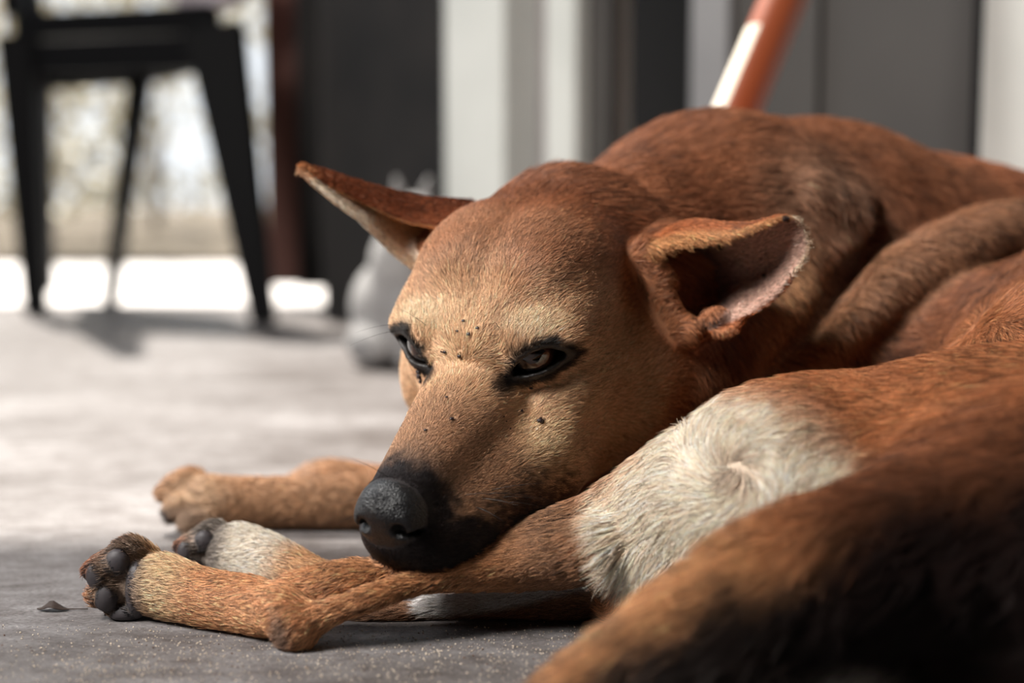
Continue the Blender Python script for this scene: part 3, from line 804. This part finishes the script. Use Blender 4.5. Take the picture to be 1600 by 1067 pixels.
def coat(P, N):
    n = len(P); L = w2h(P); X = np.abs(L[:, 0])
    nz = vnoise(P, 60, 1); nf = vnoise(P, 260, 2)
    C = np.tile(srgb(*RUST), (n, 1))
    # trunk
    C = mixc(C, smooth01((nz - .45) * 3) * .45, DRUST)
    C = mixc(C, ellw(P, at(1260, 360, .80), np.array([.045, .06, .05])) * .55, (176, 142, 118))
    C = mixc(C, ellw(P, at(1240, 520, .75), np.array([.03, .05, .05])) * .6, (190, 140, 96))
    D, T, O, R = seg_dist(P, [(1660, 372, .86, .019), (1560, 366, .84, .018), (1450, 414, .81, .018), (1340, 478, .78, .016), (1240, 550, .755, .013), (1160, 600, .745, .010)])
    C = mixc(C, smooth01((.030 - D) / .012) * .6, (176, 130, 98))
    # hind quarters
    back = P[:, 1] < .70
    hq = smooth01((.72 - P[:, 1]) / .03) * smooth01((P[:, 0] + .13) / .02)
    C = mixc(C, hq, (196, 130, 88))
    C = mixc(C, hq * smooth01((nz - .5) * 3) * .4, RUST)
    wp = np.maximum.reduce([ellw(P, at(x, y, .585), np.array([rx, .06, rz]), .42) for x, y, rx, rz in
        ((1170, 735, .042, .030), (1070, 800, .034, .030), (1010, 850, .020, .026), (1035, 880, .017, .024), (1100, 700, .03, .025), (1240, 740, .032, .020), (1300, 735, .024, .014), (965, 830, .014, .014))])
    C = mixc(C, wp * hq * .95, (250, 228, 203))
    C = mixc(C, ellw(P, WH, np.array([.006, .02, .006]), .8) * .6, (150, 132, 118))
    C = mixc(C, ellw(P, at(1085, 915, .6), np.array([.012, .03, .008]), .4) * .6, (205, 150, 108))
    # fore and hind legs
    fl = smooth01((P[:, 1] - .77) / .02) * smooth01((.07 - P[:, 0]) / .04) * smooth01((.075 - P[:, 2]) / .02)
    C = mixc(C, fl, (164, 125, 94))
    D, T, O, R = seg_dist(P, LEG1); w = smooth01((.030 - D) / .010) * (P[:, 0] < .06)
    C = mixc(C, w, (200, 144, 102)); C = mixc(C, w * smooth01((.42 - T) / .3) * .65, (120, 92, 72))
    D2, T2, O2, R2 = seg_dist(P, LEG2); w2 = smooth01((.026 - D2) / .008) * (D2 < D) * (P[:, 2] < .05)
    C = mixc(C, w2 * .85, (138, 108, 86))
    D3, _, _, _ = seg_dist(P, [(960, 900, .635, 0), (860, 924, .636, 0), (760, 938, .64, 0), (670, 945, .642, 0)])
    C = mixc(C, smooth01((.0075 - D3) / .004) * .85, (226, 222, 220))
    D4, T4, O4, _ = seg_dist(P, [(465, 985, .603, 0), (400, 948, .622, 0), (320, 935, .635, 0), (225, 915, .645, 0)])
    w4 = smooth01((.026 - D4) / .006) * (D4 < .026)
    C = mixc(C, w4, (212, 154, 112)); C = mixc(C, w4 * smooth01((T4 - .62) / .2) * .6, CREAM)
    C = mixc(C, ellw(P, at(446, 992, .597), np.array([.006, .01, .010]), .5) * .75, (92, 84, 80))
    D5, T5, _, _ = seg_dist(P, [(560, 950, .65, 0), (480, 905, .675, 0), (420, 880, .69, 0), (352, 868, .705, 0)])
    w5 = smooth01((.024 - D5) / .006) * (P[:, 1] > .655)
    C = mixc(C, w5, (206, 158, 118)); C = mixc(C, w5 * smooth01((T5 - .35) / .3) * .85, WHITE)
    for c0_, r0 in ((at(196, 905, .638), .0185), (at(335, 868, .698), .0165)):
        C = mixc(C, ellw(P, c0_, np.array([r0 * .75, r0, r0 * 1.5]), .3) * .8, (74, 66, 66))
    C = mixc(C, ellw(P, at(245, 895, .63), np.array([.008, .02, .015]), .4) * .5, CREAM)
    C = mixc(C, ellw(P, at(305, 785, .80), np.array([.018, .03, .02]), .4) * .5, (196, 168, 140))
    C = mixc(C, ellw(P, at(290, 812, .80), np.array([.016, .03, .008]), .4) * .5, (110, 96, 90))
    for c_, r_, M_, rr in PADS:
        C = mixc(C, ellw(P, c_, rr * 1.12, .08), (36, 34, 38))
    # tail and rump: black hairs, plus lit top and shaded underside painted in
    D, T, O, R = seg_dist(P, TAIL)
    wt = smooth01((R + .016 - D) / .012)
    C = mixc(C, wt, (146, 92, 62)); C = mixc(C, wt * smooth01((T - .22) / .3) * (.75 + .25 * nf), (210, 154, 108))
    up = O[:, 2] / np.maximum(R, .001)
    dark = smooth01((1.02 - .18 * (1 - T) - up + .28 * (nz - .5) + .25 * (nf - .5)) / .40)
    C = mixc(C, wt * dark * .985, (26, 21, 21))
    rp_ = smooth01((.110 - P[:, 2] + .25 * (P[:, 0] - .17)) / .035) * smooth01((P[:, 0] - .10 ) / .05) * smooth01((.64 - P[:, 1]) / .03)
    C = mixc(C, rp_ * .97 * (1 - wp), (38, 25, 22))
    C = mixc(C, ellw(P, at(1300, 1062, .505), np.array([.030, .03, .017]), .4) * .97, (236, 228, 216))
    # head
    wh = headw(P, L, 8.6, 1.6)
    HC = np.tile(srgb(*TAN), (n, 1))
    HC = mixc(HC, smooth01((L[:, 2] - 1.6 - .25 * L[:, 1]) / 3.2) * .75, RUST)
    HC = mixc(HC, smooth01((-L[:, 1] - 3.5) / 3) * .65, (178, 106, 62))
    HC = mixc(HC, smooth01((nz - .45) * 3) * .22, RUST)
    HC = mixc(HC, np.exp(-(L[:, 0] / 1.6) ** 2) * np.exp(-((L[:, 1] - .6) / 2.6) ** 2) * smooth01((L[:, 2] + 1.5) / 2) * .55, (226, 182, 142))
    Lm = np.stack([X, L[:, 1], L[:, 2]], 1)
    HC = mixc(HC, ellw(Lm, np.array([2.6, .1, 1.55]), np.array([1.2, 1.0, .55]), .6) * .7, (232, 202, 166))
    HC = mixc(HC, ellw(Lm, np.array([3.4, 1.5, -3.7]), np.array([1.3, 1.8, 1.4]), .5) * .7, (204, 176, 140))
    HC = mixc(HC, ellw(Lm, np.array([3.0, -3.0, -3.2]), np.array([1.8, 2.0, 1.5]), .6) * .4, (206, 160, 118))
    HC = mixc(HC, smooth01((L[:, 1] - 1.8) / 2.2) * .72, (146, 108, 82))
    HC = mixc(HC, smooth01((L[:, 1] - 5.2) / 2.0) * smooth01((2.2 - X) / .8) * .7, (82, 70, 66))
    lip = smooth01((-L[:, 2] - 3.0 - .25 * np.maximum(L[:, 1] - 4, 0) - .10 * np.maximum(3 - L[:, 1], 0) * 3 + 2.4 * (vnoise(P, 620, 8) - .5)) / 1.9) * smooth01((L[:, 1] - .2) / 1.6)
    HC = mixc(HC, lip * .95, (34, 30, 32))
    HC = mixc(HC, smooth01((L[:, 1] + 1.1 * np.maximum(-L[:, 2] - 3.8, 0) - 6.2 + 1.0 * (nf - .5)) / 1.0) * .95, (26, 24, 28))
    ll = np.full(n, 9.)
    for a, b in zip(LIP, LIP[1:]):
        for s in (1, -1):
            a_ = np.array(a) * [s, 1, 1]; b_ = np.array(b) * [s, 1, 1]; ab = b_ - a_; t = np.clip((L - a_) @ ab / (ab @ ab), 0, 1)
            ll = np.minimum(ll, np.linalg.norm(L - a_ - t[:, None] * ab, axis=1))
    HC = mixc(HC, smooth01((.75 - ll) / .4), BLK)
    ed = eye_dist(L)
    HC = mixc(HC, smooth01((.62 + .3 * (nf - .5) - ed) / .3) * .99, (9, 8, 9))
    for s in (1, -1):
        tear = np.array((1.72 * s, 1.50, -.62))
        HC = mixc(HC, ellw(L, tear, np.array([.55, .65, .45]), .5) * .92, (20, 16, 16))
    HC = mixc(HC, ellw(Lm, np.array([1.7, 1.9, -.1]), np.array([.45, .6, .5]), .5) * .35, (120, 74, 46))
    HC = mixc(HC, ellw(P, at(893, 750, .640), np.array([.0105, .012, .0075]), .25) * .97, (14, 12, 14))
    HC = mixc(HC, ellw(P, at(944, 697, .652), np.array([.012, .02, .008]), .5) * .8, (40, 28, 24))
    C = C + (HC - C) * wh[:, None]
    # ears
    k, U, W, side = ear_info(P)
    for e in (0, 1):
        m = k == e
        inner = smooth01((EAR_SIGN[e] * side + .0004) / .0012) * m
        bk = (1 - inner) * m
        C = mixc(C, bk * .85, (168, 98, 58) if e == 0 else (132, 72, 44))
        rim = np.maximum(smooth01((.10 - W) / .06), smooth01((W - .88) / .08))
        if e == 0:
            C = mixc(C, inner * .95, (204, 166, 150)); C = mixc(C, inner * smooth01((.42 - U) / .25) * .9, (30, 22, 22))  # ear base darkened to carry the shade of its cavity
            C = mixc(C, m * smooth01((.12 - W) / .06) * .9, (204, 146, 98)); C = mixc(C, m * smooth01((U - .955) / .03) * .8, (232, 208, 180))
        else:
            C = mixc(C, inner * .95, (220, 166, 120)); C = mixc(C, inner * smooth01((W - .5) / .3) * .9, (228, 206, 186))
            C = mixc(C, m * smooth01((W - .85) / .1) * .9, (232, 212, 190)); C = mixc(C, m * smooth01((U - .85) / .1) * .7, (206, 142, 94))
    for p, r in SCABS:
        d = np.linalg.norm(P - p, axis=1); C = mixc(C, smooth01((r * 1.35 - d) / (r * .7)) * .92, (26, 18, 18))
    return C
EAR_SIGN = [1, 1]
_cam = np.array([0, 0, CAM_H])
for e, E in enumerate((EAR_NEAR, EAR_FAR)):
    i, j = (60, 50) if e == 0 else (60, 55)
    nn = np.cross(E[i + 1, j] - E[i, j], E[i, j + 1] - E[i, j]); EAR_SIGN[e] = 1 if nn @ (_cam - E[i, j]) > 0 else -1

def bare(P):
    L = w2h(P); w = nose_w(L)
    w = np.maximum(w, smooth01((.26 - eye_dist(L)) / .08) * (np.linalg.norm(L - [0, 0, 0], axis=1) < 6))
    for c_, r_, M_, rr in PADS: w = np.maximum(w, ellw(P, c_, rr * 1.05, .06))
    return w
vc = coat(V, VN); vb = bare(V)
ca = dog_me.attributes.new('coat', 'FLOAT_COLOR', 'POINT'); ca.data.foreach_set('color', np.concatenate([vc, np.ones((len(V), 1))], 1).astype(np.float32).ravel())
wa_ = dog_me.attributes.new('wet', 'FLOAT', 'POINT'); wa_.data.foreach_set('value', vb.astype(np.float32))
m_skin, nt, b = new_mat('dog_skin', rough=.8)
at1 = nt.nodes.new('ShaderNodeAttribute'); at1.attribute_name = 'coat'; at2 = nt.nodes.new('ShaderNodeAttribute'); at2.attribute_name = 'wet'
nt.links.new(at1.outputs['Color'], b.inputs['Base Color'])
mr = nt.nodes.new('ShaderNodeMapRange'); mr.inputs[3].default_value = .85; mr.inputs[4].default_value = .5
nt.links.new(at2.outputs['Fac'], mr.inputs[0]); nt.links.new(mr.outputs[0], b.inputs['Roughness'])
tc = nt.nodes.new('ShaderNodeTexCoord'); vo = nt.nodes.new('ShaderNodeTexVoronoi'); vo.inputs['Scale'].default_value = 1100
nt.links.new(tc.outputs['Object'], vo.inputs['Vector'])
bp = nt.nodes.new('ShaderNodeBump'); bp.inputs['Strength'].default_value = .35; bp.inputs['Distance'].default_value = .0004
nt.links.new(vo.outputs['Distance'], bp.inputs['Height']); nt.links.new(bp.outputs['Normal'], b.inputs['Normal'])
dog_me.materials.append(m_skin)

# nose leather as a part: the same surface, a hair's breadth proud of the body
m_nose, nt, b = new_mat('nose_leather', col4(8, 8, 12), .36, .5)
tc = nt.nodes.new('ShaderNodeTexCoord'); vo = nt.nodes.new('ShaderNodeTexVoronoi'); vo.inputs['Scale'].default_value = 1400
nt.links.new(tc.outputs['Object'], vo.inputs['Vector'])
bp = nt.nodes.new('ShaderNodeBump'); bp.inputs['Strength'].default_value = .75; bp.inputs['Distance'].default_value = .0005; bp.invert = True
nt.links.new(vo.outputs['Distance'], bp.inputs['Height']); nt.links.new(bp.outputs['Normal'], b.inputs['Normal'])
def lift_part(name, w, m, off=.00015):
    f = (w[Q] > .5).all(1)
    if not f.any(): return
    q = Q[f]; u, inv = np.unique(q, return_inverse=True)
    me = np_mesh(name, V[u] + VN[u] * off, inv.reshape(q.shape)); return link_mesh(name, me, m, dog)
lift_part('nose', nose_w(w2h(V)), m_nose)
m_pad, nt, b = new_mat('paw_pad', col4(58, 53, 56), .6)
for c_, r_, M_, rr in PADS:
    lift_part('paw_pad', ellw(V, c_, rr * 1.05, .06), m_pad)

# eyes
m_eye, nt, b = new_mat('eyeball', rough=.06)
N = nt.nodes; tc = N.new('ShaderNodeTexCoord'); vl = N.new('ShaderNodeVectorMath'); vl.operation = 'NORMALIZE'; nt.links.new(tc.outputs['Object'], vl.inputs[0])
sx_ = N.new('ShaderNodeSeparateXYZ'); nt.links.new(vl.outputs[0], sx_.inputs[0])
cr = N.new('ShaderNodeValToRGB'); els = cr.color_ramp.elements
els[0].position = 0; els[0].color = col4(10, 7, 7); els[1].position = 1; els[1].color = col4(5, 5, 6)
for p_, c_ in ((.800, (26, 14, 12)), (.835, (38, 22, 16)), (.955, (64, 38, 27)), (.968, (6, 5, 6))):
    e_ = els.new(p_); e_.color = col4(*c_)
nt.links.new(sx_.outputs[2], cr.inputs['Fac']); nt.links.new(cr.outputs['Color'], b.inputs['Base Color'])
b.inputs['Coat Weight'].default_value = 1; b.inputs['Coat Roughness'].default_value = .03
for s in (-1, 1):
    E, hv, n_, wv = eyes[s]
    gaze = n_ * 1.0 + hv * .12 - wv * .02; gaze = HR @ (gaze / np.linalg.norm(gaze))
    bm = bmesh.new(); bmesh.ops.create_uvsphere(bm, u_segments=48, v_segments=32, radius=EYE_R * HS)
    for v in bm.verts:
        z = v.co.z / (EYE_R * HS)
        if z > .8: v.co.z += .0006 * ((z - .8) / .2)
    o = bm_obj('eye', bm, m_eye, dog, True); o.location = h2w(E); o.rotation_euler = Vector(gaze).to_track_quat('Z', 'Y').to_euler()

# scabs and ticks on the skin
m_scab, _, _ = new_mat('scab', col4(34, 20, 20), .45)
for p, r_ in SCABS:
    bm = bmesh.new(); bmesh.ops.create_icosphere(bm, subdivisions=3, radius=1)
    nv = VN[((V - p) ** 2).sum(1).argmin()]
    for v in bm.verts:
        w_ = 1 + .18 * math.sin(5 * v.co.x + 40 * p[0]) + .12 * math.sin(7 * v.co.y); v.co = Vector((v.co.x * w_, v.co.y * w_ * .8, v.co.z * .5)) * r_ * .75
    o = bm_obj('scab', bm, m_scab, dog, True); o.location = p + nv * (.0006 + r_ * .35); o.rotation_euler = Vector(nv).to_track_quat('Z', 'Y').to_euler()

# claws
m_claw, _, _ = new_mat('claw', col4(62, 46, 44), .3)
for a, c_ in CLAWS:
    a = np.array(a); c_ = np.array(c_); d_ = c_ - a; mid = a + d_ * .6 + np.array([0, 0, .001])
    tube('claw', [a - d_ * .4, a, mid, c_ - np.array([0, 0, .001])], [.0026, .0026, .0018, .0004], m_claw, dog, 8)

# fur flow: guides (place, direction in the photograph's plane)
GU = [(1000, 235, .80, 1, -.55), (1100, 200, .80, 1, -.1), (1150, 290, .78, 1, -.1), (1050, 290, .78, .9, -.5), (1250, 250, .82, 1, .25), (1290, 330, .80, .7, .8), (1250, 460, .75, .45, 1), (1180, 540, .73, .3, 1),
      (1100, 600, .72, .3, .8), (1400, 250, .85, 1, .3), (1520, 290, .87, 1, .5), (1380, 350, .83, .6, .8), (1550, 340, .83, .6, .8), (1430, 420, .79, .6, .9), (1300, 500, .755, .5, .9), (1450, 500, .76, 1, .5), (1580, 450, .80, 1, .4),
      (1300, 560, .73, .8, .7), (1540, 560, .56, -1, .15), (1400, 600, .56, -1, .2), (1250, 610, .57, -1, .15), (1120, 640, .585, -1, .45), (1040, 710, .60, -1, .7), (950, 790, .605, -1, .6), (940, 850, .60, -1, .35),
      (1000, 900, .60, -.6, 1), (1080, 880, .585, -.7, .8), (1300, 760, .55, -1, .5), (1480, 700, .545, -1, .25), (1560, 800, .52, -1, .4), (1350, 830, .50, -1, .5), (1180, 880, .49, -1, .6), (1020, 980, .485, -1, .8), (900, 1060, .48, -1, .9),
      (1200, 980, .48, -1, .5), (1400, 920, .485, -1, .4), (1400, 1000, .5, -.9, .4), (1280, 1050, .51, -.3, 1), (1560, 960, .5, -1, .3), (1100, 1040, .48, -1, .6),
      (850, 860, .605, -1, .22), (700, 890, .605, -1, .25), (560, 930, .605, -1, .35), (450, 975, .59, -.8, .5), (400, 940, .61, -1, -.12), (300, 920, .625, -1, -.15), (220, 900, .635, -1, -.1), (180, 900, .64, -1, .0),
      (900, 960, .635, -1, .1), (700, 950, .64, -1, .05), (480, 900, .665, -1, -.4), (360, 860, .69, -1, -.1), (600, 780, .81, -1, .02), (350, 780, .80, -1, .02), (650, 750, .90, -1, .0), (1000, 680, .72, -.3, 1)]
GP = np.array([at(a, b_, c_) for a, b_, c_, _, _ in GU]); GD = np.array([[d, 0.0, -e_] for _, _, _, d, e_ in GU]); GD /= np.linalg.norm(GD, axis=1)[:, None]
def flow(P, N):
    L = w2h(P); n = len(P); F = np.zeros((n, 3))
    for c in np.array_split(np.arange(n), max(1, n // 20000)):
        d2 = ((P[c, None] - GP[None]) ** 2).sum(2) + 1e-6; w = d2 ** -2.2
        w = w * np.where((near(BD, P[c]) < .004)[:, None] == (GP[:, 1] < .705)[None], 1.0, 1e-4); w /= w.sum(1)[:, None]; F[c] = w @ GD
    # whorl on the rump
    r = P - WH; r[:, 1] = 0; rd = np.linalg.norm(r, axis=1) + 1e-6; rh = r / rd[:, None]
    tg = np.stack([-rh[:, 2], np.zeros(n), rh[:, 0]], 1) * -1
    ww = np.exp(-(rd / .026) ** 2) * (P[:, 1] < .66) * smooth01((rd - .0015) / .003)
    F = F * (1 - ww)[:, None] + (tg * .9 + rh * .45) * ww[:, None]
    # head
    wh = headw(P, L, 9.2, 1.2)
    sx = np.tanh(L[:, 0] / 1.2)
    hf = np.stack([sx * .35, -np.ones(n), .05 * np.ones(n)], 1)
    up = smooth01((L[:, 1] - 6) / 2); hf[:, 2] += .2 * up
    lo_ = smooth01((-L[:, 2] - 2.5) / 2); hf[:, 2] -= .55 * lo_
    for s in (1, -1):
        E, hv, n_, wv = eyes[s]; q = L - (E + n_); d = np.linalg.norm(q, axis=1)
        w = np.exp(-(d / 1.9) ** 2)[:, None] * .8
        qq = q / (d[:, None] + 1e-6); hf = hf * (1 - w) + (qq * .8 + np.array([.3 * s, -.6, .0])) * w
    hw = hf @ HR.T
    F = F * (1 - wh)[:, None] + hw * wh[:, None]
    k, U, W, side = ear_info(P)
    for e, E in enumerate((EAR_NEAR, EAR_FAR)):
        m = k == e; ax = E[-1, 50 if e == 0 else 40] - E[0, 50 if e == 0 else 40]; ax = ax / np.linalg.norm(ax)
        F[m] = ax
        near_rim = m & (W < .14)
        F[near_rim] += np.array([0, 0, -.5 if e == 0 else -.3])
    F = F + (np.stack([vnoise(P, 90, s) for s in (11, 12, 13)], 1) - .5) * .34 + (np.stack([vnoise(P, 330, s) for s in (21, 22, 23)], 1) - .5) * .10
    F -= N * (F * N).sum(1)[:, None]
    return F / (np.linalg.norm(F, axis=1)[:, None] + 1e-9), k, U, W, side, wh
def grow(NS, seed=5):
    g = np.random.default_rng(seed)
    T = np.concatenate([Q[:, [0, 1, 2]], Q[:, [0, 2, 3]]])
    a, b_, c_ = V[T[:, 0]], V[T[:, 1]], V[T[:, 2]]
    cr_ = np.cross(b_ - a, c_ - a); ar = np.linalg.norm(cr_, axis=1) / 2; fn = cr_ / (2 * ar[:, None] + 1e-15)
    ct = (a + b_ + c_) / 3
    vd = _cam - ct; dist = np.linalg.norm(vd, axis=1); fc = (fn * vd).sum(1) / dist
    dens = np.where(fc > -.12, 1.0, .10) * np.clip((.62 / dist) ** 2.2, .15, 1.6)
    px = 800 + FPX * ct[:, 0] / np.maximum(ct[:, 1], .1)
    dens *= np.where((px > 1700), .12, 1.0) * np.where(ct[:, 2] < .0015, 0, 1.0)
    Lc = w2h(ct); dens *= np.where(np.linalg.norm(Lc - [0, 2, -2], axis=1) < 8.5, 1.5, 1.0)
    dens *= np.where((ct[:, 1] > .76) & (ct[:, 0] < .02), .6, 1)
    w = ar * dens; cum = np.cumsum(w); cum /= cum[-1]
    t = np.searchsorted(cum, g.random(NS)); u = g.random(NS); v = g.random(NS); f = u + v > 1; u[f] = 1 - u[f]; v[f] = 1 - v[f]
    P = a[t] + (b_[t] - a[t]) * u[:, None] + (c_[t] - a[t]) * v[:, None]
    Nn = VN[T[t, 0]] * (1 - u - v)[:, None] + VN[T[t, 1]] * u[:, None] + VN[T[t, 2]] * v[:, None]
    Nn /= np.linalg.norm(Nn, axis=1)[:, None]
    keep = bare(P) < .5; P, Nn = P[keep], Nn[keep]; n = len(P)
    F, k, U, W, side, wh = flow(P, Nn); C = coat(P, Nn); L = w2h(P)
    # lengths
    ln = np.full(n, .0100)
    ln = np.where(P[:, 1] < .70, .0100, ln); ln = np.where(P[:, 1] > .70, .0120, ln)
    legs = (P[:, 0] < .045) & (P[:, 1] < .70) & (P[:, 2] < .075); ln = np.where(legs, .0055, ln)
    ln = np.where((P[:, 1] > .76) & (P[:, 0] < .02), .006, ln)
    D, T_, O_, R_ = seg_dist(P, TAIL); tl = D < R_ + .014; ln = np.where(tl, .017, ln)
    ln = np.where(ellw(P, at(1290, 1060, .50), np.array([.03, .05, .016]), .5) > .3, .018, ln)
    fr = ellw(P, at(935, 845, .605), np.array([.02, .03, .02]), .5); ln = ln + .006 * fr * (P[:, 1] < .68)
    hl = .0046 - .0020 * smooth01((L[:, 1] - 1) / 5) + .0018 * smooth01((-L[:, 1] - 4) / 3)
    ln = ln * (1 - wh) + hl * wh
    ed = eye_dist(L); ln = np.where((wh > .5) & (ed < .7), np.minimum(ln, .0020 + .0034 * np.clip(ed, 0, 1)), ln)
    inner = np.zeros(n, bool)
    for e in (0, 1): inner |= (k == e) & (EAR_SIGN[e] * side > 0)
    ln = np.where(k >= 0, .0038, ln); ln = np.where(inner, .0030, ln)
    ln = np.where((k == 0) & (W < .10) & (U < .45), .0065, ln)
    paw = (P[:, 0] < -.085) & (P[:, 2] < .05); ln = np.where(paw, np.minimum(ln, .0045), ln)
    ln = np.where(ellw(P, at(1080, 500, .712), np.array([.028, .02, .020]), .3) > .3, np.minimum(ln, .0048), ln)
    ln = np.where(ellw(P, at(1125, 500, .706), np.array([.014, .012, .012]), .3) > .3, .0026, ln)
    for p, r in SCABS: ln = np.where(np.linalg.norm(P - p, axis=1) < r * 1.3, .0008, ln)
    ln *= .65 + .6 * g.random(n)
    lift = .16 + .30 * g.random(n) + .25 * (vnoise(P, 150, 31) - .4); lift = np.where(wh > .5, lift * .85, lift); lift = np.where(tl, lift * 1.4, lift)
    jit = g.normal(size=(n, 3)) * .13; F = F + jit; F -= Nn * (F * Nn).sum(1)[:, None]; F /= np.linalg.norm(F, axis=1)[:, None]
    K = 4; S = np.linspace(0, 1, K)[None, :, None]
    bend = np.cross(Nn, F) * (g.normal(size=(n, 1)) * .12)
    lift = np.maximum(lift, .0013 / ln)
    PT = P[:, None] - Nn[:, None] * .0002 + (F[:, None] * S + bend[:, None] * S ** 2 + Nn[:, None] * lift[:, None, None] * (S - .45 * S ** 2)) * ln[:, None, None]
    PT[..., 2] = np.maximum(PT[..., 2], .0006)
    rad0 = np.where(wh > .5, .000084, .000105) * (.75 + .5 * g.random(n)); rad0 = np.where(P[:, 1] > .74, rad0 * 1.35, rad0); rad0 = np.where(tl, .00014, rad0)
    RD = rad0[:, None] * np.array([1.0, 1.0, .75, .15])[None]
    # strand colours: tone jitter, dark ticking, pale tips
    PS = P - F * ((P * F).sum(1) * .80)[:, None]
    v_ = np.exp(g.normal(size=n) * .32 + (vnoise(PS, 1150, 41) - .5) * .75 + (vnoise(PS, 420, 42) - .5) * .45); C = C * v_[:, None]
    tick = g.random(n) < (.10 + .22 * smooth01((vnoise(P, 45, 51) - .45) * 4)) * np.where(wh > .5, .55, 1.0)
    lum = C.mean(1)
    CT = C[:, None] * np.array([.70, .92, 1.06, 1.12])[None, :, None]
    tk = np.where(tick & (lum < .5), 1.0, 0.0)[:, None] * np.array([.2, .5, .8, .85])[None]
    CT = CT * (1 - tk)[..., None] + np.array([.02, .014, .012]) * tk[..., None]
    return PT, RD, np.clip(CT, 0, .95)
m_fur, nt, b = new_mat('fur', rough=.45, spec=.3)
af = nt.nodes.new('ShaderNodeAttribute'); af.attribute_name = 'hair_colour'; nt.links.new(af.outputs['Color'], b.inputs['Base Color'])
def curves_obj(name, PT, RD, CT, m, parent):
    n, K = PT.shape[:2]
    hc_ = bpy.data.hair_curves.new(name); hc_.add_curves([K] * n)
    hc_.attributes['position'].data.foreach_set('vector', PT.astype(np.float32).ravel()) if 'position' in hc_.attributes else hc_.points.foreach_set('position', PT.astype(np.float32).ravel())
    ra = hc_.attributes.get('radius') or hc_.attributes.new('radius', 'FLOAT', 'POINT'); ra.data.foreach_set('value', RD.astype(np.float32).ravel())
    cc = hc_.attributes.new('hair_colour', 'FLOAT_COLOR', 'POINT'); cc.data.foreach_set('color', np.concatenate([CT, np.ones((n, K, 1))], 2).astype(np.float32).ravel())
    hc_.materials.append(m)
    o = bpy.data.objects.new(name, hc_); COL.objects.link(o); o.parent = parent; return o
if FUR:
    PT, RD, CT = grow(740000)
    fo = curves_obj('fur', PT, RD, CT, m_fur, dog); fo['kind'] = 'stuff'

# whiskers
m_wh, _, _ = new_mat('whisker', col4(18, 14, 14), .4)
g = np.random.default_rng(9)
def whisker(px, py, dirs, L_, r=.00017, ymax=.8):
    p = on_surface(px, py, .5, ymax)
    if p is None: return
    d = np.array(dirs, float); d /= np.linalg.norm(d); pts = []; q = p.copy()
    for i in range(9):
        pts.append(q.copy()); d = d + np.array([0, 0, -.05]) + g.normal(size=3) * .015; d /= np.linalg.norm(d); q = q + d * L_ / 8
    tube('whisker', pts, [r * (1 - .1 * i) for i in range(9)], m_wh, dog, 5)
whisker(770, 762, (1, -.15, .36), .034); whisker(765, 770, (1, -.1, .15), .030); whisker(790, 778, (1, -.1, .12), .026); whisker(800, 786, (1, -.2, .05), .020)
whisker(755, 775, (.8, -.4, .1), .02); whisker(745, 790, (.8, -.5, -.1), .018); whisker(730, 770, (1, -.3, .3), .016)
for px, py, dd in ((604, 742, (-.75, -.1, .6)), (594, 775, (-1, -.1, .1)), (590, 790, (-1, -.2, -.1))): whisker(px, py, dd, .018)
for px, py, dd, l in ((665, 505, (-.7, -.3, .7), .018), (640, 505, (-1, -.2, .12), .028), (636, 512, (-1, -.2, .02), .030), (780, 522, (-1, -.3, .12), .014), (782, 512, (-.5, -.4, .8), .010)): whisker(px, py, dd, l, .00013)
